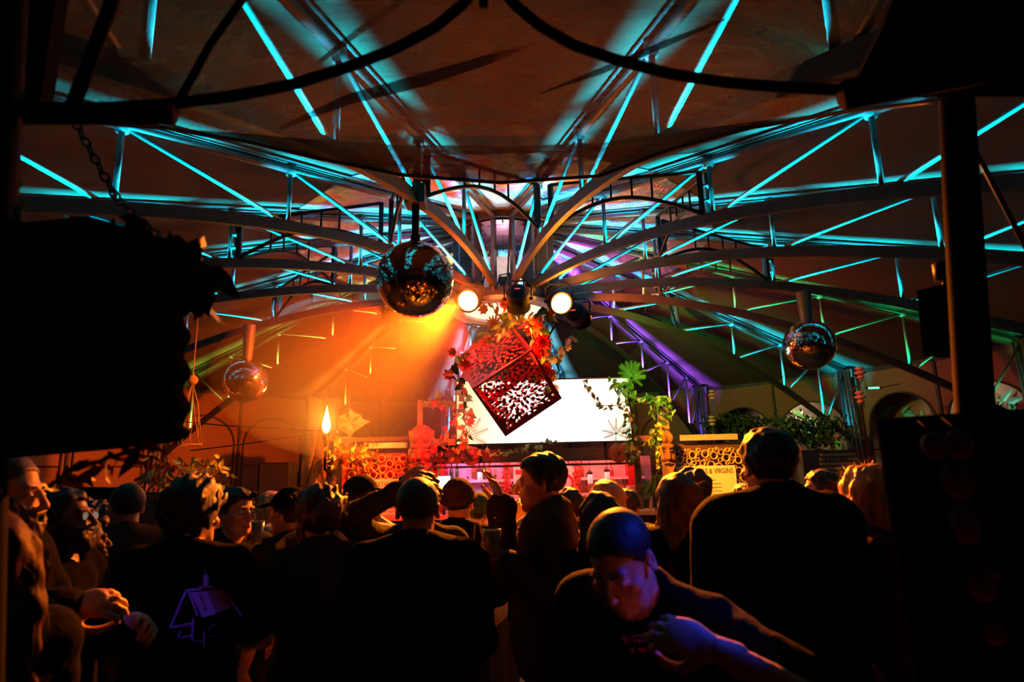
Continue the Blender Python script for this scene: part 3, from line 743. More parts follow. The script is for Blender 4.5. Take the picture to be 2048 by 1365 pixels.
# ------------------------------------------------------------------ people: one continuous surface each, from smooth distance fields
class Fld:
    def __init__(s, lo, hi, h):
        s.lo = np.array(lo, float); s.h = h
        n = np.maximum(np.ceil((np.array(hi, float) - s.lo) / h).astype(int) + 1, 3)
        s.ax = [s.lo[i] + h * np.arange(n[i]) for i in range(3)]
        s.F = np.full(n, .25, np.float32)
    def sub(s, lo, hi):
        sl = []
        for i in range(3):
            a = int(max(0, math.floor((lo[i] - s.lo[i]) / s.h))); b = int(min(len(s.ax[i]), math.ceil((hi[i] - s.lo[i]) / s.h) + 1))
            if b <= a: return None
            sl.append(slice(a, b))
        return tuple(sl)
    def pts(s, sl):
        X, Y, Z = np.meshgrid(s.ax[0][sl[0]], s.ax[1][sl[1]], s.ax[2][sl[2]], indexing='ij', sparse=False)
        return X, Y, Z
    def put(s, sl, d, k, mode):
        f = s.F[sl]
        if mode == 's': f = -f
        if mode == 'i': d = d; s.F[sl] = np.maximum(f, d); return
        if k > 0:
            hh = np.clip(.5 + .5 * (f - d) / k, 0, 1)
            r = f * (1 - hh) + d * hh - k * hh * (1 - hh)
        else: r = np.minimum(f, d)
        s.F[sl] = -r if mode == 's' else r
    def cap(s, a, b, ra, rb=None, k=.02, mode='u', flat=None):
        rb = ra if rb is None else rb
        a = np.array(a, float); b = np.array(b, float); m = max(ra, rb) + k + .03
        sl = s.sub(np.minimum(a, b) - m, np.maximum(a, b) + m)
        if sl is None: return
        X, Y, Z = s.pts(sl); d = b - a; L2 = max(d @ d, 1e-9)
        t = np.clip(((X - a[0]) * d[0] + (Y - a[1]) * d[1] + (Z - a[2]) * d[2]) / L2, 0, 1)
        px, py, pz = X - a[0] - t * d[0], Y - a[1] - t * d[1], Z - a[2] - t * d[2]
        if flat is not None:
            n, f = np.array(flat[0]), flat[1]
            q = px * n[0] + py * n[1] + pz * n[2]
            px, py, pz = px + n[0] * q * (f - 1), py + n[1] * q * (f - 1), pz + n[2] * q * (f - 1)
        s.put(sl, np.sqrt(px * px + py * py + pz * pz) - (ra + (rb - ra) * t), k, mode)
    def ell(s, c, r, R=None, k=.02, mode='u'):
        c = np.array(c, float); m = max(r) + k + .03
        sl = s.sub(c - m, c + m)
        if sl is None: return
        X, Y, Z = s.pts(sl); X = X - c[0]; Y = Y - c[1]; Z = Z - c[2]
        if R is not None:
            R = np.array(R); X, Y, Z = X * R[0, 0] + Y * R[1, 0] + Z * R[2, 0], X * R[0, 1] + Y * R[1, 1] + Z * R[2, 1], X * R[0, 2] + Y * R[1, 2] + Z * R[2, 2]
        k0 = np.sqrt((X / r[0]) ** 2 + (Y / r[1]) ** 2 + (Z / r[2]) ** 2); k1 = np.sqrt((X / r[0] ** 2) ** 2 + (Y / r[1] ** 2) ** 2 + (Z / r[2] ** 2) ** 2)
        s.put(sl, k0 * (k0 - 1) / np.maximum(k1, 1e-6), k, mode)
    def all(s): return s.pts((slice(None),) * 3)
    def mesh(s):
        F = s.F; I = F < 0
        n = F.shape
        c = np.zeros((n[0] - 1, n[1] - 1, n[2] - 1), np.int8)
        offs = [(i, j, k) for i in (0, 1) for j in (0, 1) for k in (0, 1)]
        for i, j, k in offs: c += I[i:n[0] - 1 + i, j:n[1] - 1 + j, k:n[2] - 1 + k]
        act = np.argwhere((c > 0) & (c < 8))
        if len(act) == 0: return np.zeros((0, 3)), np.zeros((0, 4), int)
        idx = np.full(c.shape, -1, np.int32); idx[tuple(act.T)] = np.arange(len(act))
        vals = np.stack([F[act[:, 0] + o[0], act[:, 1] + o[1], act[:, 2] + o[2]] for o in offs], 1)
        P = np.zeros((len(act), 3)); cnt = np.zeros(len(act)); O = np.array(offs, float)
        for a in range(8):
            for b in range(a + 1, 8):
                if abs(O[a] - O[b]).sum() != 1: continue
                fa, fb = vals[:, a], vals[:, b]; m = (fa < 0) != (fb < 0)
                t = np.where(m, fa / np.where(m, fa - fb, 1), 0)
                P += np.where(m[:, None], O[a] + t[:, None] * (O[b] - O[a]), 0); cnt += m
        V = s.lo + s.h * (act + P / cnt[:, None])
        Q = []
        for ax in range(3):
            u, v = (ax + 1) % 3, (ax + 2) % 3
            sa = [slice(None)] * 3; sb = [slice(None)] * 3
            sa[ax] = slice(0, n[ax] - 1); sb[ax] = slice(1, n[ax])
            for q in (u, v): sa[q] = slice(1, n[q] - 1); sb[q] = slice(1, n[q] - 1)
            A, B = I[tuple(sa)], I[tuple(sb)]
            e = np.argwhere(A != B); 
            if len(e) == 0: continue
            fl = A[tuple(e.T)]
            e = e + np.array([0 if q == ax else 1 for q in range(3)])
            def g(du, dv):
                w_ = e.copy(); w_[:, u] -= du; w_[:, v] -= dv; return idx[tuple(w_.T)]
            q4 = np.stack([g(1, 1), g(0, 1), g(0, 0), g(1, 0)], 1)
            q4[~fl] = q4[~fl][:, ::-1]
            Q.append(q4[(q4 >= 0).all(1)])
        return V, np.concatenate(Q)

def np_mesh(name, parts, m, parent, smooth=True):
    V = []; Q = []; o = 0
    for v, q in parts:
        V.append(v); Q.append(q + o); o += len(v)
    V = np.concatenate(V); Q = np.concatenate(Q)
    me = bpy.data.meshes.new(name)
    me.vertices.add(len(V)); me.vertices.foreach_set('co', V.astype(np.float32).ravel())
    me.loops.add(Q.size); me.loops.foreach_set('vertex_index', Q.astype(np.int32).ravel())
    me.polygons.add(len(Q)); me.polygons.foreach_set('loop_start', np.arange(0, Q.size, 4, dtype=np.int32)); 
    me.polygons.foreach_set('use_smooth', np.ones(len(Q), bool))
    me.update(calc_edges=True); me.validate()
    me.materials.append(MAT[m] if isinstance(m, str) else m)
    ob = bpy.data.objects.new(name, me); COL.objects.link(ob)
    ob.parent = parent; ob.matrix_parent_inverse = Matrix.Translation(-parent.location)
    return ob

# ------------------------------------------------------------------ the bar under the hub
YB = 10.0
bar = thing('bar_hut', 'wooden bar hut with red panels below the bright screen', 'bar', (0, YB, 0))
def bp(name, m, x0, y0, x1, y1, Y, th, par=bar):
    return boxpx(MB(), x0, y0, x1, y1, Y, th).build(name, m, par)
bp('fascia_board', 'wooddark', 868, 893, 1276, 929, YB, .08)
bp('fascia_trim', 'wooddark', 868, 929, 1276, 934, YB - .03, .14)
zc = 1.08
xl, xr = at(690, 900, YB).x, at(1480, 900, YB).x
MB().box(((xl + xr) / 2, YB + .05, zc), (xr - xl, .7, .06)).build('counter_top', 'wood', bar)
for i in range(16):
    x = xl + (xr - xl) * (i + .5) / 16
    MB().box((x, YB - .1, zc / 2 - .03), ((xr - xl) / 16 - .012, .04, zc - .06)).build('plank', 'wooddark', bar)
for px, m in ((868, 'red'), (1276, 'wooddark'), (1340, 'wooddark'), (690, 'red')):
    p = at(px, 930, YB)
    MB().box((p.x, YB + .06, 1.05), (.09, .09, 2.1)).build('corner_post', m, bar)
bp('side_panel', 'red', 690, 905, 866, 1075, YB + .06, .04)
bp('side_panel', 'wooddark', 1350, 886, 1488, 1075, YB + .06, .04)
bp('header_plank', 'white', 728, 885, 814, 898, YB - .02, .06)
bp('header_plank', 'wood', 1362, 868, 1475, 882, YB - .04, .06)
bp('header_plank', 'wooddark', 690, 872, 868, 885, YB + .02, .06)
# back wall with shelves
YS = 11.3
bp('back_wall', 'white', 850, 912, 1300, 1080, YS + .25, .04)
for py in (958, 990, 1020):
    bp('shelf', 'white', 872, py, 1290, py + 4, YS - .02, .26)
for px in (880, 1010, 1040, 1150, 1262): bp('shelf_upright', 'red', px, 925, px + 9, 1040, YS - .03, .26)
# round wooden discs on the fascia
def disc(px, py, lab):
    c = at(px, py, YB - .05); t = thing('wooden_disc', lab, 'disc', c, 'round discs on the bar fascia')
    Mx = Matrix.Rotation(pi / 2, 3, 'X')
    MB().lathe([(.145, -.02), (.155, -.012), (.155, .012), (.145, .02)], 30, Mx, c).build('plate', 'tiki', t, True)
    MB().lathe([(.02, .018), (.03, .03), (.001, .034)], 12, Mx, c).build('boss', 'wooddark', t, True)
    for i in range(18):
        a = 2 * pi * i / 18
        MB().bar([c + Vector((.03 * cos(a), -.021, .03 * sin(a))), c + Vector((.14 * cos(a), -.021, .14 * sin(a)))], .004, .004, ups=(0, 1, 0)).build('spoke', 'wooddark', t)
disc(942, 912, 'round carved disc on the fascia at the tiki mask end')
disc(1237, 906, 'round carved disc on the fascia at the totem pole end')
# hanging jar lamps inside the bar
def jar(px, py, lab):
    c = at(px, py, 10.9); t = thing('jar_lamp', lab, 'lamp', c, 'white jar lamps in the bar')
    MB().lathe([(.03, -.11), (.045, -.10), (.045, .04), (.03, .06)], 14, c=c).build('jar', mats_jar, t, True)
    MB().lathe([(.05, .05), (.055, .07), (.02, .11), (.008, .12)], 14, c=c).build('cap', 'black', t, True)
    MB().tube([c + Vector((0, 0, .1)), Vector((c.x, c.y, 2.25))], .005, 5).build('cord', 'black', t)
mats_jar = mat('frosted jar', (.9, .85, .8), .5, emit=(1, .45, .42), es=.9)
jar(960, 950, 'white jar lamp nearest the raised hand'); jar(1214, 950, 'white jar lamp above the golden blond head'); jar(1180, 955, 'small white jar lamp beside the red shelf post')
bp('ceiling_board', 'wooddark', 860, 900, 1290, 908, YB + .5, 1.6)
# bottles along the shelves
BOT = [(.036, 0), (.036, .17), (.014, .22), (.013, .29), (.016, .29), (.016, .31)]
btm = [mat('bottle ' + n, c, .12, spec=.7) for n, c in (('amber', (.30, .13, .04)), ('green', (.05, .18, .06)), ('clear', (.6, .55, .5)), ('red', (.4, .04, .05)))]
rb = random.Random(11)
bproto = {}
nb = [0, 0]; NUM = 'zero one two three four five six seven eight nine ten eleven twelve thirteen fourteen fifteen sixteen seventeen eighteen nineteen twenty'.split()
for row, py in ((0, 958), (1, 990)):
    for px in list(range(892, 1006, 11)) + list(range(1054, 1146, 12)) + list(range(1164, 1260, 12)):
        if rb.random() < .35: continue
        p = at(px, py, YS + .1)
        k = rb.randrange(4)
        sc = rb.uniform(.85, 1.1)
        t = thing('bottle', '', 'bottle', p, 'bottles on the back bar shelves')
        nb[row] += 1; t['label'] = '%s glass bottle on the %s back bar shelf, number %s from the tiki mask end' % (['amber', 'green', 'clear', 'red'][k], 'upper' if row == 0 else 'lower', NUM[nb[row]])
        if k not in bproto:
            mb = MB().lathe(BOT, 12); b1 = mb.build('glass_body', btm[k], None, True)
            mb = MB().lathe([(.018, .305), (.018, .335), (.001, .335)], 10); b2 = mb.build('stopper', 'black', None, True)
            bproto[k] = (b1.data, b2.data); bpy.data.objects.remove(b1); bpy.data.objects.remove(b2)
        for nm, me in zip(('glass_body', 'stopper'), bproto[k]):
            o = bpy.data.objects.new(nm, me); COL.objects.link(o); o.parent = t; o.scale = (sc, sc, sc)
# posters inside the bar
po = thing('poster', 'white poster with a bold red ring on the back bar', 'poster', at(1130, 950, YS))
boxpx(MB(), 1116, 928, 1148, 985, YS - .06, .012).build('sheet', 'paper', po)
c = at(1133, 966, YS - .07)
MB().tube([c + Vector((.11 * cos(2 * pi * i / 24), 0, .13 * sin(2 * pi * i / 24))) for i in range(24)], .022, 6, closed=True).build('printed_ring', 'red', po, True)
po = thing('poster', 'white poster with stacked red bars behind the raised arm', 'poster', at(1035, 950, YS))
boxpx(MB(), 1028, 930, 1056, 1000, YS - .06, .012).build('sheet', 'paper', po)
for y in (940, 975): boxpx(MB(), 1031, y, 1052, y + 9, YS - .07, .01).build('printed_bar', 'red', po)
# fridge with glowing door, till screen
fr = thing('fridge', 'small pink lit fridge with a glowing yellow door', 'fridge', at(1284, 985, 10.35))
boxpx(MB(), 1268, 972, 1300, 1110, 10.4, .35).build('cabinet', 'white', fr)
m_fr = mat('fridge light', (1, .8, .1), .4, emit=(1, .62, .02), es=1.6)
boxpx(MB(), 1273, 984, 1285, 1100, 10.385, .02).build('door_glass', m_fr, fr)
boxpx(MB(), 1287, 984, 1290, 1100, 10.375, .03).build('door_handle', 'steel', fr)
boxpx(MB(), 1291, 984, 1298, 1100, 10.385, .02).build('side_glass', 'wooddark', fr)
ts = thing('till_screen', 'bright white till screen standing on the bar', 'screen', at(887, 985, YB))
m_ts = mat('till light', (.9, .95, 1), .4, emit=(.8, .88, 1), es=4)
M = Matrix.Rotation(.9, 3, 'Z')
MB().box(at(888, 973, 9.8), (.26, .02, .30), M).build('display', m_ts, ts)
MB().box(at(888, 973, 9.8) + M @ Vector((0, .02, 0)), (.28, .02, .32), M).build('case', 'black', ts)
p = at(888, 990, 9.83); MB().tube([p, (p.x, p.y, zc + .03)], .02, 8).build('stand', 'black', ts)
# bamboo ring panels
def ring_panel(lab, x0, y0, x1, y1, seed, Y):
    a, b = at(x0, y1, Y), at(x1, y0, Y)
    t = thing('bamboo_screen', lab, 'screen', a)
    rnd = random.Random(seed); cs = []
    for r, tries in ((.062, 160), (.046, 260), (.034, 400), (.022, 700)):
        for _ in range(tries):
            x, z = rnd.uniform(a.x + r, b.x - r), rnd.uniform(a.z + r, b.z - r)
            if len(cs) < 165 and all((x - q[0]) ** 2 + (z - q[1]) ** 2 > (r + q[2] - .002) ** 2 for q in cs): cs.append((x, z, r))
    Mx = Matrix.Rotation(pi / 2, 3, 'X')
    if 'ring' not in bproto:
        mb = MB(); n = 16
        vs = []; fs = []
        for i in range(n):
            an = 2 * pi * i / n
            for rr, y in ((1, -.5), (1, .5), (.80, .5), (.80, -.5)): vs.append((rr * cos(an), y, rr * sin(an)))
        for i in range(n):
            k = (i + 1) % n
            for q in range(4): fs.append((i * 4 + q, i * 4 + (q + 1) % 4, k * 4 + (q + 1) % 4, k * 4 + q))
        o = mb.add(vs, fs).build('r', 'bamboo'); bproto['ring'] = o.data; bpy.data.objects.remove(o)
    for x, z, r in cs:
        o = bpy.data.objects.new('bamboo_ring', bproto['ring']); COL.objects.link(o); o.parent = t; o.matrix_parent_inverse = Matrix.Translation(-t.location)
        o.location = (x, Y, z); o.scale = (r, .06, r)
ring_panel('screen of cut bamboo rings beside the red tiki mask', 692, 908, 832, 1010, 3, YB - .03)
ring_panel('screen of cut bamboo rings beside the totem pole and yellow menu', 1357, 893, 1492, 1010, 4, YB - .03)
# menus
def menu(lab, x0, y0, x1, y1, Y):
    a, b = at(x0, y1, Y), at(x1, y0, Y); c = (a + b) / 2; w_, h_ = b.x - a.x, b.z - a.z
    t = thing('menu_board', lab, 'menu', c)
    pts = [(-w_ / 2, -h_ / 2), (w_ / 2, -h_ / 2), (w_ / 2, h_ / 2 - .03), (w_ / 2 - .03, h_ / 2), (-w_ / 2, h_ / 2)]
    MB().prism(pts, .02, None, (c.x, Y, c.z)).build('board', 'paper', t)
    me = text_mesh('COCKTAILS & VIRGINS', .098)
    xs = [v.co.x for v in me.vertices]; k = w_ * .90 / (max(xs) - min(xs))
    me.transform(Matrix.Translation((c.x, Y - .013, b.z - .085)) @ Matrix.Rotation(pi / 2, 4, 'X') @ Matrix.Diagonal((k, 1.15, 1, 1)))
    tag(mesh_obj('heading_lettering', me, 'ink', t), kind='stuff')
    rnd = random.Random(2)
    for i in range(8):
        z = b.z - .22 - i * .055
        MB().box((c.x - w_ * .06, Y - .013, z), (w_ * (.42 if i == 0 else .6), .003, .007)).build('menu_line', 'ink', t)
    for k in range(2):
        x = c.x + (w_ / 2 - .09)
        MB().tube([(x + .05 * cos(i * .55), Y - .014, a.z + .28 + .09 * sin(i * .55) - k * .12) for i in range(1, 9)], .004, 5).build('drawn_cocktail', 'ink', t, True)
menu('white menu board headed cocktails and virgins behind the capped head', 726, 957, 838, 1085, YB - .09)
menu('yellow lit menu board headed cocktails and virgins on the bamboo rings', 1362, 931, 1470, 1062, YB - .09)

# bright screen over the bar
sc = thing('led_screen', 'bright white rectangular screen above the bar', 'screen', at(1086, 823, YB - .1))
boxpx(MB(), 914, 757, 1256, 889, YB - .12, .03).build('display', 'screen', sc)
boxpx(MB(), 911, 754, 1259, 892, YB - .09, .06).build('casing', 'black', sc)
for px in (960, 1210):
    p = at(px, 890, YB + .02)
    MB().bar([(p.x, YB + .02, 1.9), (p.x, YB + .02, p.z + .8)], .05, .05, ups=(0, 1, 0)).build('support_post', 'black', sc)
# pergola frames beside the screen
pg = thing('pergola_frame', 'pale timber frame beside the screen above the tiki mask', 'frame', at(880, 860, YB))
for r in ((838, 802, 926, 815), (862, 878, 918, 892)): bp('beam', 'wood', *r, YB - .05, .09, pg)
for r in ((834, 800, 845, 900), ): bp('upright', 'wood', *r, YB - .04, .09, pg)
pg = thing('pergola_frame', 'green lit timber frame between the screen and the totem pole', 'frame', at(1300, 860, YB))
for r in ((1252, 795, 1342, 808), (1262, 871, 1330, 884)): bp('beam', 'wood', *r, YB - .05, .09, pg)
bp('upright', 'wood', 1322, 792, 1334, 900, YB - .04, .09, pg)

# tiki mask and totem pole carved from one block each
def carved(lab, name, px, pyb, pyt, Y, w_, m, crown):
    a, b = at(px, pyb, Y), at(px, pyt, Y); h_ = b.z - a.z
    t = thing(name, lab, 'carving', (a.x, Y, a.z))
    f = Fld((-w_ * .75, -w_ * .8, -.02), (w_ * .75, w_ * .6, h_ + .06), .011)
    k = .03
    f.cap((0, 0, .05), (0, 0, h_ - .12), w_ * .42, w_ * .46, k)
    hm = h_ * .5
    f.cap((-w_ * .28, -w_ * .36, hm + .12), (w_ * .28, -w_ * .36, hm + .12), .035, None, .03)
    for s in (-1, 1):
        f.ell((s * w_ * .2, -w_ * .47, hm + .05), (.05, .03, .022), None, .015, 's')
        f.cap((s * w_ * .05, -w_ * .42, hm + .045), (s * w_ * .34, -w_ * .36, hm + .055), .012, None, .01)
        f.ell((s * w_ * .25, -w_ * .34, hm - .06), (.055, .04, .05), None, .03)
        f.ell((s * w_ * .46, 0, hm), (.03, .05, .10), None, .02)
        f.ell((s * w_ * .2, -w_ * .42, hm + .24), (.055, .045, .075), None, .02)
        f.cap((s * w_ * .12, -w_ * .44, .10), (s * w_ * .40, -w_ * .36, .24), .022, None, .02)
    f.cap((0, -w_ * .42, hm + .08), (0, -w_ * .58, hm - .06), .020, .034, .02)
    f.ell((0, -w_ * .46, hm - .14), (.07, .035, .018), None, .02); f.ell((0, -w_ * .52, hm - .145), (.055, .03, .006), None, .005, 's')
    if crown:
        for i in range(5):
            x = (i - 2) * w_ * .2
            f.cap((x, -.02, h_ - .16), (x * 1.15, -.02, h_ + .02 - abs(i - 2) * .03), .035, .022, .02)
    V, Q = f.mesh()
    np_mesh('carved_block', [(V + np.array([a.x, Y, a.z]), Q)], m, t)
    MB().box((a.x, Y, a.z / 2), (.14, .14, a.z)).build('post', 'bark', t)
carved('tall carved red tiki mask at the torch end of the bar', 'tiki_mask', 843, 962, 858, YB - .2, .40, 'tiki', True)
carved('carved brown totem pole between the screen and the yellow menu', 'totem_pole', 1338, 962, 858, YB - .25, .22, 'bark', False)

# rough trunk pillar with a burning torch
def trunk(lab, px, Y, r, z1, seed, lean=0):
    p = at(px, 942, Y); t = thing('trunk_pillar', lab, 'pillar', (p.x, Y, 0)); rnd = random.Random(seed)
    for k in range(4):
        a = 2 * pi * k / 4; mb = MB()
        mb.tube([(p.x + r * .55 * cos(a + .5 * z) + lean * z, Y + r * .55 * sin(a + .5 * z), z * z1 / 6) for z in range(7)], lambda i: r * (.62 - .03 * i + .05 * sin(i * 2.1 + k)), 10)
        mb.build('trunk_stem', 'bark', t, True)
    return t
trunk('thick rough bark pillar behind the burning torch', 640, 10.6, .30, 3.0, 1)
trunk('reddish rough bark pillar beside the red bar panel', 684, 10.3, .17, 2.35, 2)
tc_ = at(652, 868, 9.9)
torch = thing('torch', 'burning torch with a tall bright flame on the bark pillar', 'torch', tc_)
MB().lathe([(.02, -.55), (.025, -.10), (.055, -.06), (.07, .0), (.05, .01)], 14, c=tc_).build('torch_bowl', 'black', torch, True)
mb = MB(); n = 12
prof = [(.015, 0), (.055, .05), (.068, .11), (.060, .18), (.042, .26), (.024, .34), (.008, .41), (.001, .44)]
mb.lathe(prof, 14, None, tc_ + Vector((0, 0, .005))); mb.build('flame', 'flame', torch, True)
MB().tube([tc_ + Vector((0, 0, -.55)), (tc_.x + .05, 10.4, tc_.z - .7)], .02, 6).build('torch_bracket', 'black', torch)
light('torch_light', 'POINT', tc_ + Vector((.03, -.12, .2)), 90, (1, .38, .04), shadow_soft_size=.08)

# foliage round the bar
R6 = random.Random(21)
GR = [('round', 'leaf'), ('ivy', 'leaf'), ('round', 'leafpale')]
YL = YB - .3
def px_path(pts, Y): return [at(x, y, Y + R6.uniform(-.08, .08)) for x, y in pts]
strand('ivy_strand', 'ivy garland of pale leaves trailing along the bar fascia', 'ivy', px_path([(900, 895), (960, 900), (1010, 905), (1060, 890), (1110, 885)], YL), 34, [('ivy', 'leafpale')], .085, .05, rnd=R6)
strand('ivy_strand', 'ivy curtain hanging down the torch side edge of the screen', 'ivy', px_path([(930, 775), (925, 810), (930, 850), (918, 885)], YL), 34, [('round', 'leafpale'), ('ivy', 'leafpale'), ('round', 'leaf')], .12, .10, rnd=R6, flowers=5, fkinds=[('petal', 'flower'), ('petal', 'flowerr')], fsize=.16)
strand('ivy_strand', 'ivy curtain over the pale timber frame beside the tiki mask', 'ivy', px_path([(850, 800), (880, 800), (915, 820), (900, 860), (870, 890), (905, 905)], YL), 44, [('round', 'leafpale'), ('ivy', 'leafpale'), ('long', 'leafred')], .12, .10, rnd=R6, flowers=5, fkinds=[('petal', 'flowerr'), ('dahlia', 'flower')], fsize=.16)
strand('ivy_strand', 'leafy strand looping across the upper corner of the screen', 'ivy', px_path([(1165, 762), (1185, 790), (1205, 812), (1235, 812), (1255, 800)], YL), 26, GR, .085, .04, rnd=R6)
strand('leafy_bush', 'bright green leafy bush on the screen corner towards the totem', 'plant', px_path([(1225, 765), (1250, 770), (1262, 790), (1240, 785), (1258, 760)], YL), 46, [('round', 'leaf'), ('long', 'leaf')], .14, .10, rnd=R6)
strand('ivy_strand', 'long green ivy hanging from the screen corner past the disc', 'ivy', px_path([(1258, 800), (1262, 835), (1258, 870), (1266, 900), (1262, 918)], YL), 48, GR, .10, .08, rnd=R6)
strand('ivy_strand', 'green fern drape over the top of the timber frame', 'ivy', px_path([(1292, 792), (1310, 800), (1308, 825), (1335, 800), (1340, 830)], YL), 44, [('long', 'leaf'), ('ivy', 'leaf')], .12, .07, rnd=R6)
strand('ivy_strand', 'variegated leaf cluster between the timber frame and totem', 'ivy', px_path([(1318, 845), (1310, 865), (1296, 878), (1315, 880)], YL), 34, [('round', 'leafpale'), ('round', 'leaf')], .13, .08, rnd=R6)
strand('ivy_strand', 'pale leaf tendril hanging in front of the totem pole', 'ivy', px_path([(1318, 885), (1316, 905), (1318, 930)], YL), 20, [('round', 'leafpale')], .09, .05, rnd=R6)
strand('ivy_strand', 'big dark leaves below the pale tendril by the fridge', 'plant', px_path([(1318, 935), (1312, 960), (1322, 990), (1316, 1020)], YL + .2), 18, [('long', 'leaf'), ('round', 'leafdark')], .28, .10, rnd=R6)
strand('ivy_strand', 'red lit leaf mass between the bark pillars and the tiki mask', 'plant', px_path([(660, 880), (700, 900), (735, 890), (745, 915), (700, 925), (680, 905)], YL + .1), 70, [('round', 'leafred'), ('long', 'leafred'), ('round', 'leafpale')], .13, .13, rnd=R6)
strand('ivy_strand', 'glowing leaf cluster right under the torch flame', 'plant', px_path([(664, 868), (675, 880), (668, 895), (660, 930)], YL), 34, [('round', 'leafpale'), ('long', 'leafpale')], .08, .07, rnd=R6)
strand('ivy_strand', 'vine wrapping the back bar post behind the raised hand', 'ivy', px_path([(1012, 925), (1014, 960), (1012, 1000)], YS - .25), 40, [('ivy', 'leafred')], .08, .07, rnd=R6)
strand('ivy_strand', 'vine wrapping the back bar post above the dark long hair', 'ivy', px_path([(1155, 925), (1157, 960), (1154, 1000)], YS - .25), 40, [('ivy', 'leafred')], .08, .07, rnd=R6)
# spiky palm at the screen corner
def palm(lab, px, py, Y, n, L, m, up=.4):
    c = at(px, py, Y); t = thing('palm_plant', lab, 'plant', c)
    for i in range(n):
        a = 2 * pi * i / n + R6.uniform(-.2, .2); d = Vector((cos(a), -.3 + .2 * sin(3 * a), sin(a) + up)).normalized()
        mb = MB(); mb.tube([c, c + d * L], .005, 4)
        sd = d.cross(Vector((0, -1, 0))).normalized()
        for q in range(9):
            b = c + d * L * (.2 + .75 * q / 9)
            for s in (-1, 1): mb.leaf(b, d * .7 + sd * s, (0, -1, 0), L * .26 * (1 - .06 * q), L * .022, .1)
        tag(mb.build('frond', m, t), kind='stuff')
palm('spiky green palm on top of the screen corner', 1262, 752, YL, 15, .25, 'leaf')
palm('yellow palm fronds in the lower corner of the screen', 940, 872, YL, 7, .32, 'leafpale')
palm('pale palm fronds in the screen corner above the round disc', 1232, 868, YL, 8, .25, 'leaf')

# ------------------------------------------------------------------ torch side: loudspeaker, slats, plants, rope lamp, wires
ls = thing('loudspeaker', 'dark upright loudspeaker box beyond the crowd near the torch', 'speaker', at(545, 958, 9.0))
boxpx(MB(), 513, 925, 577, 1000, 9.0, .4).build('cabinet', 'matte', ls)
boxpx(MB(), 516, 929, 574, 996, 8.985, .015).build('grille', 'black', ls)
p = at(545, 1000, 9.2); MB().tube([(p.x, 9.2, 0), (p.x, 9.2, p.z)], .03, 8).build('pole', 'black', ls)
for i in range(3):
    a = 2 * pi * i / 3; MB().tube([(p.x, 9.2, .7), (p.x + .4 * cos(a), 9.2 + .4 * sin(a), .0)], .015, 6).build('tripod_leg', 'black', ls)
fc = thing('slat_screen', 'low screen of upright timber slats behind the round glasses', 'screen', at(190, 1000, 7.5))
for i in range(18):
    x = 140 + i * 5.6
    boxpx(MB(), x, 975 + (i % 3), x + 4.6, 1180, 7.5, .02 + .01 * (i % 2)).build('slat', 'wood', fc)
for py in (982, 1010): boxpx(MB(), 138, py, 243, py + 4, 7.54, .03).build('rail', 'wooddark', fc)
pl = thing('planter', 'woven planter with pierced holes beside the curly haired back', 'planter', at(318, 1010, 7.0))
c = at(318, 985, 7.0)
holes = []
L_ = .36
for i in range(7):
    for j in range(6):
        x = -L_ / 2 + .03 + i * .05 + (.02 if j % 2 else 0); y = -.14 + j * .055
        if abs(x) < L_ / 2 - .02: holes.append([(x + .016 * cos(2 * pi * k / 7), y + .020 * sin(2 * pi * k / 7)) for k in range(7)])
for s in range(4):
    me = curve_mesh([[(-L_ / 2, -.18), (L_ / 2, -.18), (L_ / 2, .18), (-L_ / 2, .18)]] + holes, .008)
    me.transform(Matrix.Translation((c.x, c.y + .18, c.z - .18)) @ Matrix.Rotation(s * pi / 2, 4, 'Z') @ Matrix.Translation((0, -L_ / 2, 0)) @ Matrix.Rotation(pi / 2, 4, 'X'))
    mesh_obj('pierced_side', me, 'wooddark', pl)
MB().box((c.x, c.y + .18, (c.z - .36) / 2), (.40, .40, c.z - .36)).build('pedestal', 'wooddark', pl)
MB().box((c.x, c.y + .18, c.z - .06), (.33, .33, .02)).build('soil', 'matte', pl)
strand('leafy_bush', 'feathery orange lit bush growing in the woven planter', 'plant', [at(300, 975, 7.15), at(330, 950, 7.15), at(310, 935, 7.2), at(345, 945, 7.15), at(325, 975, 7.15)], 90, [('long', 'leafpale'), ('long', 'leafred')], .14, .16, rnd=R6)
strand('leafy_bush', 'feathery bush lit orange between planter and loudspeaker', 'plant', [at(365, 975, 8.0), at(400, 940, 8.0), at(430, 950, 8.1), at(385, 930, 8.1)], 90, [('long', 'leafpale')], .13, .20, rnd=R6)
pt = thing('plant_pot', 'dark round pot under the feathery bush by the loudspeaker', 'pot', (at(395, 960, 8.0).x, 8.05, 0))
c = at(395, 960, 8.0); MB().lathe([(.20, 0), (.26, 1.0), (.30, c.z - .08), (.27, c.z - .08), (.25, c.z - .14), (.001, c.z - .14)], 20, c=(c.x, 8.05, 0)).build('pot_body', 'wooddark', pt, True)
for i in range(6): MB().tube([(c.x, 8.05, c.z - .14), (c.x + .25 * cos(i), 8.05 + .1 * sin(i * 2), c.z + .12)], .008, 5).build('stem', 'stem', pt, True)
rl = thing('rope_lamp', 'hanging lamp of slanting ropes round a hoop near the orange haze', 'lamp', at(385, 765, 8.4))
c = at(385, 765, 8.4); c2 = at(380, 890, 8.4)
for i in range(8):
    a = 2 * pi * i / 8
    MB().tube([c, c + Vector((.10 * cos(a), .10 * sin(a), -.30)), Vector((c2.x + .14 * cos(a + .5), c2.y + .14 * sin(a + .5), c2.z))], .006, 5).build('rope', 'rope', rl, True)
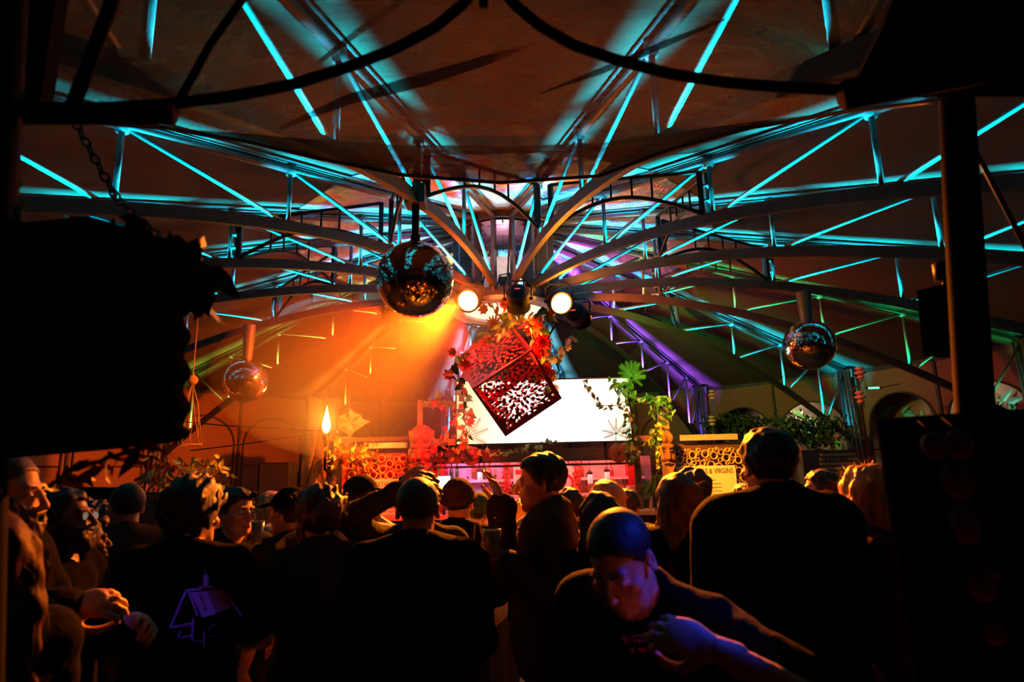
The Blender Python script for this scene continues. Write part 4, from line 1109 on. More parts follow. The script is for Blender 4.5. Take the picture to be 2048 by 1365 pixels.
MB().tube([(c2.x + .14 * cos(2 * pi * i / 20), c2.y + .14 * sin(2 * pi * i / 20), c2.z) for i in range(20)], .010, 6, closed=True).build('hoop', 'rope', rl, True)
MB().sphere(c + Vector((0, 0, .03)), .07, 12, 8).build('knot', 'rope', rl, True)
rr_ = (Vector((c.x, c.y, 0)) - HUB).length
MB().tube([c, (c.x, c.y, zt(rr_) + .03)], .008, 5).build('cord', 'rope', rl)
for lab, pts in (('dark sagging cable strung from the sign to the bark pillar', [(345, 842), (450, 852), (560, 858), (640, 862)]), ('dark slack cable below it reaching the bark pillar', [(380, 902), (480, 890), (560, 878), (620, 868)])):
    p = [at(x, y, 9.5) for x, y in pts]
    t = tag(MB().tube(p, .010, 6).build('cable', 'black', None, True), lab, 'cable')
cs = thing('cloth_sail', 'crumpled pale cloth sail hung behind the burning torch', 'cloth', at(700, 845, 11.2))
c = at(700, 845, 11.2); mb = MB(); n = 20
rc = random.Random(4); rim = [c + Vector((.30 * cos(2 * pi * i / n) * (1.25 if i % 5 == 0 else .8 + .2 * rc.random()), rc.uniform(-.1, .1), .20 * sin(2 * pi * i / n) * (1.3 if i % 5 == 0 else .8 + .2 * rc.random()))) for i in range(n)]
mid = [c + (q - c) * .5 + Vector((0, rc.uniform(-.09, .09), 0)) for q in rim]
mb.add([c] + mid + rim, [(0, 1 + i, 1 + (i + 1) % n) for i in range(n)] + [(1 + i, 1 + n + i, 1 + n + (i + 1) % n, 1 + (i + 1) % n) for i in range(n)])
mb.build('sail_sheet', 'cloth', cs)
MB().tube([rim[5], rim[5] + Vector((0, 0, .5))], .006, 5).build('cord', 'rope', cs)

# ------------------------------------------------------------------ menu side: mural, shrubs, sconces, sign, tube light
def mural(i, lab, seed):
    a0, a1 = ROT + radians(-11.25 + 22.5 * i), ROT + radians(11.25 + 22.5 * i)
    p0, p1 = rp(a0, RIM + 1.3, 0), rp(a1, RIM + 1.3, 0); L = (p1 - p0).length; ex = (p1 - p0) / L; n = Vector((ex.y, -ex.x, 0))
    if n.dot(HUB - p0) < 0: n = -n
    t = thing('painted_mural', lab, 'mural', (p0 + p1) / 2)
    m_b = 'muralbase'
    M4 = Matrix(((ex.x, 0, n.x, p0.x), (ex.y, 0, n.y, p0.y), (0, 1, 0, 0), (0, 0, 0, 1)))
    MB().box((p0 + p1) / 2 + Vector((0, 0, 1.7)), (L, .04, 3.4), Matrix.Rotation(atan2(ex.y, ex.x), 3, 'Z')).build('board', m_b, t)
    rnd = random.Random(seed)
    for q in range(70):
        x, z = rnd.uniform(.1, L - .1), rnd.uniform(1.3, 3.3); a = rnd.uniform(0, 2 * pi); Lf = rnd.uniform(.15, .42)
        mb = MB(); d = ex * cos(a) + Vector((0, 0, sin(a)))
        mb.leaf(p0 + ex * x + Vector((0, 0, z)) + n * (.03 + .002 * q), d, n, Lf, Lf * rnd.uniform(.25, .5), .05)
        mb.build('painted_leaf', rnd.choice(['muralteal', 'muralgreen', 'muralred', 'muralcream', 'muralteal', 'muralgreen']), t)
for nm, c in (('muralbase', (.20, .10, .06)), ('muralteal', (.08, .50, .38)), ('muralgreen', (.12, .32, .06)), ('muralred', (.62, .07, .05)), ('muralcream', (.75, .62, .45))):
    MAT[nm] = mat(nm.replace('mural', 'mural paint '), c, .7)
mural(2, 'tropical leaf mural seen through the arches beside the yellow menu', 5)
mural(3, 'tropical leaf mural seen through the arches behind the menu side mirror ball', 6)
for i, e in ((2, 70), (3, 70)):
    a = ROT + radians(22.5 * i); light('mural_lamp', 'SPOT', rp(a, RIM + .5, 3.35), e, (.9, .9, .65), rp(a, RIM + 1.3, 2.2), spot_size=radians(130), spot_blend=.6, shadow_soft_size=.1)
def shrub(lab, pts, n, size, spread, Y):
    t = thing('hedge_shrub', lab, 'shrub', at(*pts[0], Y)); mb = MB()
    for i in range(n):
        x, y = R6.choice(pts); p = at(x + R6.gauss(0, spread), y + R6.gauss(0, spread * .5), Y + R6.uniform(-.3, .3))
        d = Vector((R6.gauss(0, 1), R6.gauss(0, 1), R6.gauss(.2, 1)))
        mb.leaf(p, d, Vector((R6.gauss(0, 1), R6.gauss(0, 1), 1)), size * R6.uniform(.6, 1.3), size * .5, .2)
    tag(mb.build('foliage', 'leafdark', t), kind='stuff')
    p = at(*pts[len(pts) // 2], Y)
    for k in range(5): MB().tube([(p.x, Y, 0), (p.x + R6.uniform(-.1, .1), Y, p.z * .5), (p.x + R6.uniform(-.7, .7), Y + R6.uniform(-.2, .2), p.z)], .012, 5).build('stem', 'stem', t, True)
shrub('dark hedge shrub below the arches beside the yellow menu', [(1430, 850), (1460, 845), (1500, 850), (1535, 855), (1480, 870)], 900, .11, 16, 13.0)
shrub('dark hedge shrub below the arches behind the mirror ball', [(1580, 850), (1620, 855), (1660, 850), (1600, 875), (1640, 880)], 900, .10, 18, 11.4)
def sconce(lab, px, ys, Y, curl):
    t = thing('stacked_sconce', lab, 'sconce', at(px, ys[0], Y), 'pink stacked disc sconces')
    for y in ys:
        c = at(px, y, Y)
        for q in range(3):
            r = (.055, .085, .065)[q]; z = (q - 1) * .07
            MB().lathe([(r * .4, z - .03), (r, z - .01), (r, z + .01), (r * .4, z + .03)], 16, c=c).build('disc', 'sconcepink', t, True)
    a, b = at(px, ys[0], Y), at(px, ys[-1], Y)
    mb = MB()
    if curl: mb.tube([a, a + Vector((.02, 0, -.12)), a + Vector((-.18, 0, -.3)), a + Vector((-.2, 0, -.5)), b + Vector((-.10, 0, -.14)), b + Vector((.05, 0, -.14)), b], .012, 6)
    else: mb.tube([a, b], .015, 6)
    mb.build('rod', 'steel', t, True)
    MB().tube([b, (b.x, b.y, .0)], .016, 6).build('pole', 'black', t)
MAT['sconcepink'] = mat('dusty pink ceramic', (.75, .38, .30), .45)
sconce('pink stacked sconce beside the post nearest the yellow menu', 1424, (790, 842), 12.4, False)
sconce('pink stacked sconce with a curling rod under the mirror ball', 1720, (746, 795), 9.6, True)
tl = thing('tube_light', 'short green glowing tube light beyond the curling sconce', 'light', at(1745, 777, 10.2))
m_t = mat('green tube', (.4, 1, .7), .4, emit=(.12, 1, .62), es=1.6)
MB().tube([at(1735, 777, 10.2), at(1758, 776, 10.2)], .017, 8).build('tube', m_t, tl)
for x in (1733, 1760): MB().tube([at(x - 2, 777, 10.2), at(x + 2, 776.5, 10.2)], .022, 8).build('end_cap', 'steel', tl)
MB().tube([at(1761, 776, 10.2), at(1800, 768, 10.3)], .008, 5).build('wire', 'steel', tl)
sg = thing('slatted_sign', 'weathered slatted sign leaning behind the blond head', 'sign', at(1680, 930, 7.0))
for i in range(5):
    y = 906 + i * 9
    boxpx(MB(), 1643 - (i % 2), y, 1712 + (i % 3) * 2, y + 7.6, 7.0, .025).build('slat', 'wood', sg)
for x in (1652, 1703): boxpx(MB(), x, 900, x + 5, 1320, 7.03, .03).build('batten', 'wooddark', sg)
me = text_mesh('new', .16); c = at(1672, 917, 6.99)
me.transform(Matrix.Translation((c.x, 6.99, c.z)) @ Matrix.Rotation(pi / 2, 4, 'X')); tag(mesh_obj('painted_lettering', me, 'ink', sg), kind='stuff')
# ------------------------------------------------------------------ shade netting slung under the near roof
def net_mat():
    m = bpy.data.materials.new('brown shade netting'); m.use_nodes = True; nt = m.node_tree
    b = nt.nodes['Principled BSDF']; out = nt.nodes['Material Output']
    b.inputs['Base Color'].default_value = (.50, .27, .13, 1); b.inputs['Roughness'].default_value = .9
    tr = nt.nodes.new('ShaderNodeBsdfTransparent'); mx = nt.nodes.new('ShaderNodeMixShader')
    tl = nt.nodes.new('ShaderNodeBsdfTranslucent'); tl.inputs[0].default_value = (.60, .30, .14, 1)
    m2 = nt.nodes.new('ShaderNodeMixShader'); m2.inputs[0].default_value = .5
    tc = nt.nodes.new('ShaderNodeTexCoord'); mp = nt.nodes.new('ShaderNodeMapping'); mp.inputs['Scale'].default_value = (2, 14, 14)
    n = nt.nodes.new('ShaderNodeTexNoise'); n.inputs['Scale'].default_value = 1.3; n.inputs['Detail'].default_value = 6; n.inputs['Distortion'].default_value = 1.0
    r = nt.nodes.new('ShaderNodeMapRange'); r.inputs['From Min'].default_value = .3; r.inputs['From Max'].default_value = .7; r.inputs['To Min'].default_value = .36; r.inputs['To Max'].default_value = .58
    L = nt.links.new
    L(tc.outputs['Object'], mp.inputs[0]); L(mp.outputs[0], n.inputs['Vector']); L(n.outputs[0], r.inputs[0]); L(r.outputs[0], mx.inputs[0])
    L(b.outputs[0], m2.inputs[1]); L(tl.outputs[0], m2.inputs[2]); L(tr.outputs[0], mx.inputs[1]); L(m2.outputs[0], mx.inputs[2]); L(mx.outputs[0], out.inputs['Surface'])
    return m
MAT['net'] = net_mat()
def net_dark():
    m = MAT['net'].copy(); m.name = 'double layer netting with fold shade'  # copy of the net, darkened for the double hem and for fold shade
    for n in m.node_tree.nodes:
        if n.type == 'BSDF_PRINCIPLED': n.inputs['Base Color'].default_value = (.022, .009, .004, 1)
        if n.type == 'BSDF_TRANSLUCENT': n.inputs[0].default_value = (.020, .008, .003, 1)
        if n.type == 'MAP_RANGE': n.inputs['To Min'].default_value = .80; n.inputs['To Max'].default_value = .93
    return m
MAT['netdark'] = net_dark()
net = thing('shade_net', 'sagging brown see-through shade net slung across the entrance', 'net', (0, 3, 3.3))
def lerp_pts(P, s):
    x = s * (len(P) - 1); i = min(int(x), len(P) - 2); f = x - i; return tuple(P[i][q] + (P[i + 1][q] - P[i][q]) * f for q in range(len(P[i])))
hem = [(120, 240), (330, 256), (500, 285), (640, 318), (800, 350), (1000, 366), (1200, 352), (1340, 300), (1500, 256), (1700, 222), (1900, 200)]
band_ = [(120, 240), (330, 256), (500, 268), (640, 280), (800, 290), (1000, 293), (1200, 286), (1340, 266), (1500, 244), (1700, 221), (1900, 200)]
netY = lambda x: 2.7 - 1.05 * min(1.3, abs((x - 1000) / 900)) ** 2
def sheet(name, A, B, ya, yb, nu, nv, par, m, ph=0, wav=.03):
    vs = []
    for j in range(nv + 1):
        for i in range(nu + 1):
            a, b = lerp_pts(A, i / nu), lerp_pts(B, i / nu); v = j / nv
            y_a, y_b = netY(a[0]) + ya, (1.3 if yb is None else netY(b[0]) + yb)
            p = at(a[0] + (b[0] - a[0]) * v, a[1] + (b[1] - a[1]) * v, y_a + (y_b - y_a) * v)
            p.z += wav * (sin(i * .42 + ph + v * 3) * .6 + sin(i * .23 + v * 9 + ph)) * sin(pi * min(1, .15 + v))
            vs.append(p)
    k = nu + 1
    return MB().add(vs, [(j * k + i, j * k + i + 1, (j + 1) * k + i + 1, (j + 1) * k + i) for j in range(nv) for i in range(nu)]).build(name, m, par, True)
top = [(x * 1.25 - 260, -190) for x, y in hem]
sheet('net_sheet', hem, top, 0, None, 60, 24, net, 'net')
sheet('hem_fold', hem, band_, -.03, -.09, 60, 5, net, 'netdark', .8, .008)
for fa, fb in (([(560, 262), (700, 210), (850, 172), (980, 128), (1070, 88)], [(560, 252), (690, 190), (840, 148), (980, 108), (1070, 84)]), ([(640, 130), (720, 70), (800, 10), (850, -40)], [(636, 120), (712, 58), (792, 0), (846, -44)]), ([(1080, 190), (1200, 150), (1330, 95), (1450, 40)], [(1080, 186), (1200, 136), (1330, 80), (1450, 36)])):
    sheet('fold_shade_strip', fa, fb, -.62, -.66, 24, 3, net, 'netdark', .3, .004)  # dark strips paint the shade of the net's folds
for A, lab in ((hem, 'hem_cord'), ): MB().tube([at(*lerp_pts(A, i / 40), netY(lerp_pts(A, i / 40)[0]) - .005) for i in range(41)], .009, 6).build(lab, 'chord', net, True)
# ------------------------------------------------------------------ entrance frame: two curved tubes meeting overhead, dark eave beams, posts
fr = thing('entrance_frame', 'black entrance frame with two curved tubes meeting overhead', 'frame', (0, 2, 0))
Lc = [(950, -30), (930, 5), (870, 55), (790, 98), (700, 133), (590, 168), (470, 192), (340, 208), (200, 216), (60, 220)]
Rc = [(1000, -30), (1030, 10), (1080, 52), (1150, 92), (1240, 122), (1340, 148), (1450, 165), (1560, 174), (1680, 180), (1860, 184)]
for c_ in (Lc, Rc):
    MB().tube([at(*lerp_pts(c_, i / 40), 1.28) for i in range(41)], .0135, 10).build('curved_tube', 'matte', fr, True)
MB().tube([at(967, -60, 1.28), at(967, 12, 1.28)], .011, 8).build('drop_bolt', 'matte', fr, True)
def pxbar(name, pts, Y, w_, par=fr, m='matte'): return MB().tube([at(x, y, Y) for x, y in pts], w_, 12).build(name, m, par, True)
pxbar('eave_tube', [(-60, 228), (120, 228), (345, 228)], 1.25, .024)
pxbar('eave_tube', [(1690, 190), (1900, 150), (2120, 110)], 1.25, .034)
pxbar('corner_post', [(-60, 1500), (-35, 700), (10, -60)], 1.2, .045)
pxbar('slanting_pole', [(235, -30), (185, 110), (140, 225)], 1.2, .0145)
pxbar('slanting_pole', [(505, -30), (420, 90), (345, 225)], 1.3, .0095)
pxbar('corner_post', [(1990, 1500), (1955, 900), (1925, 420), (1905, 60)], 1.62, .045)
pv = [at(x, y, 1.30) for x, y in ((1810, -80), (1760, 60), (1715, 150), (1700, 186), (2120, 186), (2120, -80))]; MB().prism([(p.x, p.z) for p in pv], .03, None, (0, 1.30, 0)).build('corner_valance', 'matte', fr)
mb = MB(); boxpx(mb, -80, -80, 122, 232, 1.30, .04); mb.build('corner_valance', 'matte', fr)
rod = thing('guy_rod', 'thin rod catching orange light beside the dark entrance post', 'rod', at(1900, 190, 1.7))
MB().tube([at(1898, 188, 1.75), at(1955, 310, 1.7), at(2060, 510, 1.62)], .0075, 8).build('rod', 'steel', rod, True)
MB().tube([at(1893, 180, 1.76), at(1900, 195, 1.75)], .014, 8).build('end_fitting', 'black', rod, True)
# speaker hung on the post
sp = thing('loudspeaker', 'small dark loudspeaker hung on the entrance post', 'speaker', at(1895, 620, 1.75))
M = Matrix.Rotation(.5, 3, 'Z'); c = at(1900, 640, 1.75)
MB().prism([(-.055, -.10), (.05, -.10), (.05, .10), (-.035, .10)], .12, M, c).build('cabinet', 'matte', sp)
MB().lathe([(.04, 0), (.036, .01), (.012, .004), (.001, .006)], 18, M @ Matrix.Rotation(pi / 2, 3, 'X'), c + M @ Vector((0, -.062, -.03))).build('driver', 'chord', sp, True)
MB().tube([c + Vector((.0, 0, .10)), at(1905, 500, 1.7), at(1920, 480, 1.62)], .008, 6).build('bracket', 'chord', sp, True)
MB().lathe([(.03, 0), (.03, .05), (.022, .055)], 14, M, at(1893, 560, 1.72)).build('lamp_head', 'black', sp, True)
MAT['discwood'] = mat('dark disc wood', (.16, .05, .025), .5, 0, (.10, .03, .02), 12)
# dark leaning panel hung with wooden discs
pn = thing('display_board', 'tall dark leaning board in the near menu side corner', 'panel', at(1900, 1100, 1.45))
poly = [at(1758, 838, 1.5), at(2120, 812, 1.5), at(2140, 1480, 1.35), at(1850, 1480, 1.35)]
mb = MB(); off = Vector((0, .014, 0)); mb.add(poly + [p + off for p in poly], [(0, 1, 2, 3), (7, 6, 5, 4)] + [(i, i + 4, (i + 1) % 4 + 4, (i + 1) % 4) for i in range(4)])
mb.build('board', 'void', pn)
for i, (px, py, rx, ry) in enumerate(((1868, 893, .028, .030), (1918, 890, .030, .034), (1915, 962, .036, .042), (1930, 1050, .032, .042), (1962, 1170, .030, .036), (1985, 1265, .026, .030), (1982, 1145, .016, .018))):
    c = at(px, py, 1.40)
    t = thing('wooden_disc', ['upper disc nearest the panel corner on the dark panel', 'upper disc beside the post on the dark panel', 'largest wooden disc on the dark leaning panel', 'middle wooden disc on the dark leaning panel', 'lower wooden disc on the dark leaning panel', 'lowest wooden disc on the dark leaning panel', 'tiny wooden disc at the panel edge'][i], 'disc', c, 'wooden discs on the dark panel')
    Mx = Matrix.Rotation(pi / 2 - .15, 3, 'X') @ Matrix.Diagonal(Vector((1, ry / rx, 1)))
    MB().lathe([(rx * .9, -.008), (rx, -.004), (rx, .004), (rx * .9, .010), (rx * .5, .014), (.001, .015)], 24, Mx, c).build('plate', 'discwood', t, True)
    MB().tube([c + Vector((0, 0, ry)), c + Vector((0, .04, ry + .03))], .0025, 5).build('hook', 'black', t)
# ------------------------------------------------------------------ scalloped hanging sign board at the torch side
YSG = 1.45
edge = []
for i in range(5):
    for q in range(8): edge.append((364 + 8 * sin(2 * pi * q / 8 - .6), 500 + 72 * (i + q / 8)))
edge += [(373, 862), (362, 874), (345, 884)]
poly2 = [(-90, 925)] + [(-90, 470), (80, 452), (190, 440), (300, 470), (350, 495)] + edge + [(200, 900)]
sgn = thing('scalloped_sign', 'large black sign board with a scalloped edge hung near the camera', 'sign', at(150, 700, YSG))
ppt = [at(x, y, YSG) for x, y in poly2]
mb = MB(); n = len(ppt); mb.prism([(p.x, p.z) for p in ppt], .05, None, (0, YSG, 0)); mb.build('board', 'void', sgn)
for x in (60, 200, 310): MB().box(at(x, 520, YSG - .03), (.02, .02, .05)).build('hanging_eye', 'black', sgn)
def chain(par, p0, p1, n):
    for i in range(n):
        c = p0.lerp(p1, (i + .5) / n); d = (p1 - p0) / n; u = d.normalized(); sd = u.orthogonal().normalized()
        if i % 2: sd = u.cross(sd)
        MB().tube([c + u * d.length * .62 * cos(2 * pi * k / 10) + sd * .012 * sin(2 * pi * k / 10) for k in range(10)], .0035, 5, closed=True).build('chain_link', 'black', par, True)
chain(sgn, at(345, 500, YSG), at(235, 400, YSG + .3), 9)
chain(sgn, at(235, 400, YSG + .3), at(140, 228, YSG + .4), 10)
chain(sgn, at(40, 470, YSG), at(20, 230, YSG + .4), 12)
strand('dark_vine', 'black leaf vine silhouetted along the top of the scalloped sign', 'vine', [at(60, 455, 1.42), at(200, 450, 1.42), at(300, 460, 1.42), at(345, 520, 1.42), at(390, 560, 1.42), at(425, 555, 1.42)], 44, [('round', 'leafdark'), ('long', 'leafdark')], .085, .035, rnd=R6)
strand('dark_vine', 'drooping dark leaves beside the scalloped edge', 'vine', [at(352, 500, 1.44), at(395, 480, 1.44), at(400, 530, 1.44), at(402, 610, 1.44)], 10, [('round', 'leafdark')], .10, .02, rnd=R6)
strand('dark_vine', 'leaf spray curling under the lower edge of the scalloped sign', 'vine', [at(300, 893, 1.40), at(245, 908, 1.42), at(190, 925, 1.45), at(140, 942, 1.5), at(98, 975, 1.5)], 20, [('long', 'leafred'), ('long', 'leafdark')], .058, .016, rnd=R6)
def Rx(a): return np.array([[1, 0, 0], [0, cos(a), -sin(a)], [0, sin(a), cos(a)]])
def Ry(a): return np.array([[cos(a), 0, sin(a)], [0, 1, 0], [-sin(a), 0, cos(a)]])
def Rz(a): return np.array([[cos(a), -sin(a), 0], [sin(a), cos(a), 0], [0, 0, 1]])
def unit(v):
    v = np.array(v, float); return v / max(np.linalg.norm(v), 1e-9)

def wob(X, Y, Z, amp, fr, seed):
    r = np.random.RandomState(seed); o = 0
    for i in range(5):
        d = r.normal(size=3); d /= np.linalg.norm(d)
        o = o + np.sin(fr * (1 + .35 * i) * (d[0] * X + d[1] * Y + d[2] * Z) + r.uniform(0, 6.28))
    return amp * o / 2.2

def hand_field(wr, hd, pn, ts, curl, spread=0.0, h=.006, grip=False):
    """wr wrist, hd direction, pn palm normal (fingers curl towards it), ts: sign of the thumb side"""
    y = unit(hd); z = np.array(pn, float); z = unit(z - y * (z @ y)); x = np.cross(y, z)
    f = Fld(wr - .21 + y * .07, wr + .21 + y * .07, h)
    W = lambda a, b, c: wr + x * a * ts + y * b + z * c
    R = np.stack([x, y, z], 1)
    f.cap(wr - y * .055, wr + y * .02, .0275, .026, .01, flat=(z, 1.25))
    f.ell(W(0, .052, 0), (.041, .056, .017), R, .012)
    kx = (.030, .011, -.009, -.028); ky = (.088, .095, .091, .080); L = (.074, .083, .077, .060)
    for i in range(4):
        cu = curl[i] if isinstance(curl, (list, tuple)) else curl
        p = np.array([kx[i] * ts, ky[i] - .006, 0.0]); ang = cu * .55; sp = spread * (1.5 - i) * ts
        for q, fr in enumerate((.45, .31, .24)):
            d = np.array([sin(sp) * cos(ang), cos(sp) * cos(ang), sin(ang)]); p2 = p + d * L[i] * fr
            f.cap(wr + x * p[0] + y * p[1] + z * p[2], wr + x * p2[0] + y * p2[1] + z * p2[2], .0090 - .0009 * q, .0083 - .0009 * q, .004)
            p = p2; ang += cu * (.85 if q == 0 else .6)
    t0 = np.array([.026 * ts, .020, .004]); t1 = t0 + np.array([.030 * ts, .030, .014]); cu = (curl[1] if isinstance(curl, (list, tuple)) else curl)
    t2 = t1 + np.array([(.016 - .02 * cu) * ts, .030, .008 + .014 * cu]); t3 = t2 + np.array([(.004 - .022 * cu) * ts, .022, .004 + .010 * cu])
    G = lambda p: wr + x * p[0] + y * p[1] + z * p[2]
    f.cap(G(t0), G(t1), .0145, .0118, .01); f.cap(G(t1), G(t2), .0112, .0098, .004); f.cap(G(t2), G(t3), .0095, .0080, .004)
    return f.mesh()

ARMS = {  # hand relative to its shoulder: x outward, y forward, z up ; curl
    'hang': ((.07, .04, -.50), .45), 'front': ((-.10, .24, -.34), .8), 'drink': ((-.06, .33, -.20), .9), 'pocket': ((.06, .06, -.42), .6), 'high': ((-.05, .30, .02), .5),
    'cross': ((-.22, .22, -.22), .7)}
PEOPLE = {}
def person(key, label, x, y, Y, hd, height_fix=None, wd=1.0, bulk=1.0, hair='short', hc='hairblack', top='tee', tc='cl_black', arms=('hang', 'hang'), head=(0, 0, 0), lean=0, side=0, twist=0,
           skin='skin', beard=None, glasses=None, head_h=.0065, face=1, wob_seed=None, hat=None, female=False, trousers='jeans', strands=0, group='people in the crowd', hands=True):
    seed = wob_seed or (sum(ord(c) for c in key) * 7) % 9973
    rnd = random.Random(seed)
    lean, side, twist = radians(lean), radians(side), radians(twist)
    R = Rz(twist) @ Rx(-lean) @ Ry(side)
    P0 = np.array([0, 0, .93])
    tp = lambda a, b, c: P0 + R @ np.array([a, b, c - .93])
    yaw, pit, rol = (radians(v) for v in head)
    RH = Rz(twist + yaw) @ Rx(pit - lean * .5) @ Ry(rol + side * .5)
    NB = tp(0, -.012, 1.455)
    HC = NB + R @ np.array([0, .012, .045]) + RH @ np.array([0, .022, .103])
    ttop = .118 + {'bald': 0, 'buzz': .004, 'short': .012, 'messy': .030, 'curly': .034, 'afro': .05, 'long': .014, 'bob': .016, 'bun': .014, 'pony': .014}.get(hair, .01) + (.012 if hat else 0)
    HT = HC + RH @ np.array([0, -.012, ttop])
    tgt = at(x, y, Y)
    s = tgt.z / HT[2]
    H = Rz(radians(hd))
    loc = np.array([tgt.x, tgt.y, 0]) - H @ np.array([HT[0] * s, HT[1] * s, 0])
    def w2l(p): return H.T @ (np.array(p) - loc) / s
    def l2w(V): return (V * s) @ H.T + loc
    root = thing('person', label, 'person', Vector(loc), group)
    out = lambda name, parts, m: np_mesh(name, [(l2w(v), q) for v, q in parts if len(v)], m, root)
    # arms
    A = []
    for sd, spec in ((1, arms[1]), (-1, arms[0])):     # arms = (left, right)
        S0 = tp(.178 * wd * sd, -.005, 1.415)
        opt = {}
        if isinstance(spec, dict):
            opt = spec; T = w2l(at(*spec['px'])) if 'px' in spec else S0 + R @ (np.array(spec['rel']) * np.array([sd, 1, 1])); cu = spec.get('curl', .5)
        else:
            o, cu = ARMS[spec]; T = S0 + R @ (np.array(o) * np.array([sd, 1, 1]))
        L1, L2 = .29, .255
        d = T - S0; D = np.linalg.norm(d); D2 = min(max(D, .12), L1 + L2 - .005); T = S0 + d / D * D2; d = d / D
        hint = np.array(opt.get('elbow', (.55 * sd, -.55, -.75))); hint = R @ hint
        hint = unit(hint - d * (hint @ d))
        ca = (L1 * L1 + D2 * D2 - L2 * L2) / (2 * L1 * D2); ca = max(-1, min(1, ca))
        E_ = S0 + d * L1 * ca + hint * L1 * sqrt(1 - ca * ca)
        fd = unit(T - E_)
        hdv = unit(H.T @ np.array(opt['hdir'])) if 'hdir' in opt else fd
        pnv = (H.T @ np.array(opt['pn'])) if 'pn' in opt else R @ np.array([-.8 * sd, .1, -.5])
        A.append((sd, S0, E_, T, hdv, pnv, cu, opt.get('spread', .05)))
    # legs
    legs = []
    for sd in (1, -1):
        fx = .11 * sd + rnd.uniform(-.01, .02) * sd; fy = rnd.uniform(-.05, .05)
        legs.append((sd, np.array([.092 * sd, 0, .90]), np.array([.10 * sd, .025 + fy * .5, .49]), np.array([fx, fy - .02, .085])))
    b = bulk
    def torso(f, g=0.0, k=.05):
        f.ell(tp(0, .0, 1.29), (.158 * wd * b + g, .105 * b + g, .19 + g), R, k)
        f.ell(tp(0, .01, 1.10), (.138 * b + g, .105 * b + g, .19 + g), R, k)
        f.ell(tp(0, -.005, .95), (.158 * b + g, .118 * b + g, .14 + g), R, k)
        f.cap(tp(-.150 * wd, -.005, 1.405), tp(.150 * wd, -.005, 1.405), .058 + g, None, k)
        for sd in (1, -1): f.cap(tp(.02 * sd, -.02, 1.475), tp(.135 * wd * sd, -.012, 1.425), .045 + g, .045 + g, .04)
        if female:
            for sd in (1, -1): f.ell(tp(.07 * sd, .085, 1.26), (.06 + g, .06 + g, .06 + g), R, .04)
    allp = [HT, P0] + [a[3] for a in A] + [a[2] for a in A] + [l[3] for l in legs]
    lo = np.min(allp, 0) - .32; hi = np.max(allp, 0) + .32; lo[2] = -.03
    lo2 = np.minimum(lo, tp(0, 0, 1.2) - .4); hi2 = np.maximum(hi, tp(0, 0, 1.2) + .4); lo2[2] = -.03
    # body
    f = Fld(lo2, hi2, .017)
    torso(f)
    f.cap(NB + R @ np.array([0, 0, -.03]), HC + RH @ np.array([0, -.02, -.07]), .052, .05, .03)
    for sd, S0, E_, T, *_r in A:
        f.cap(S0, E_, .052 * b, .041, .03); f.cap(E_, T, .041, .0275, .02)
    for sd, hp, kn, an in legs:
        f.cap(hp, kn, .088 * b, .056, .04); f.cap(kn, an, .056, .040, .03)
        f.cap(an + np.array([0, -.03, -.04]), an + np.array([.02 * sd, .15, -.055]), .036, .030, .02)
    parts = [f.mesh()]
    # head
    q = lambda a, c, d: HC + RH @ np.array([a, c, d])
    f = Fld(HC - .2, HC + .2, head_h)
    f.cap(NB + R @ np.array([0, 0, -.01]), q(0, -.025, -.06), .055 if not female else .047, .052 if not female else .045, .02)
    f.ell(q(0, -.014, .032), (.074, .094, .086), RH, .02)
    f.ell(q(0, .028, -.040), (.058, .060, .074), RH, .03)
    f.cap(q(-.028, .045, -.092), q(.028, .045, -.092), .022, None, .03)
    f.ell(q(0, .074, -.098), (.020, .016, .017), RH, .02)
    if face:
        f.cap(q(-.034, .078, .020), q(.034, .078, .020), .0125, None, .012)
        for sd in (1, -1):
            f.ell(q(.046 * sd, .062, -.026), (.020, .018, .016), RH, .02)
            f.ell(q(.031 * sd, .098, .000), (.016, .016, .0105), RH, .010, 's')
            f.ell(q(.031 * sd, .078, -.001), (.0125, .0125, .0115), RH, .003)
            f.cap(q(.016 * sd, .086, -.006), q(.045 * sd, .080, -.004), .004, None, .004)
        f.cap(q(0, .090, .012), q(0, .112, -.030), .0075, .0115, .008)
        for sd in (1, -1): f.ell(q(.011 * sd, .101, -.036), (.0085, .010, .007), RH, .006)
        f.cap(q(-.017, .088, -.060), q(.017, .088, -.060), .0060, None, .005)
        f.cap(q(-.015, .086, -.072), q(.015, .086, -.072), .0068, None, .005)
    for sd in (1, -1):
        f.ell(q(.077 * sd, -.008, -.006), (.011, .021, .031), RH @ Rz(-.35 * sd), .006)
        f.ell(q(.084 * sd, -.002, -.004), (.008, .012, .019), RH, .004, 's')
    parts.append(f.mesh())
    if hands:
        for sd, S0, E_, T, hdv, pnv, cu, spd in A:
            parts.append(hand_field(T, hdv, pnv, -sd if False else sd * (-1), cu, spd))
    out('body', parts, skin)
    # garment
    g = {'tee': .020, 'long': .018, 'jacket': .034, 'shirt': .024, 'tank': .012, 'hoodie': .036, 'dress': .016}[top]
    f = Fld(lo2, hi2, .0145)
    torso(f, g, .055)
    f.ell(tp(0, 0, 1.0), (.165 * b + g, .120 * b + g, .20), R, .06)
    for sd, S0, E_, T, *_r in A:
        if top == 'tank': continue
        if top in ('tee',): f.cap(S0, S0 + (E_ - S0) * .72, .060 * b + g * .6, .056 * b + g * 1.1, .035)
        else:
            f.cap(S0, E_, .056 * b + g * .8, .046 + g * .8, .035); f.cap(E_, E_ + (T - E_) * .93, .044 + g * .8, .034 + g * .7, .02)
            f.cap(E_ + (T - E_) * .88, E_ + (T - E_) * .95, .036 + g * .9, None, .004)
    X, Y_, Z = f.all()
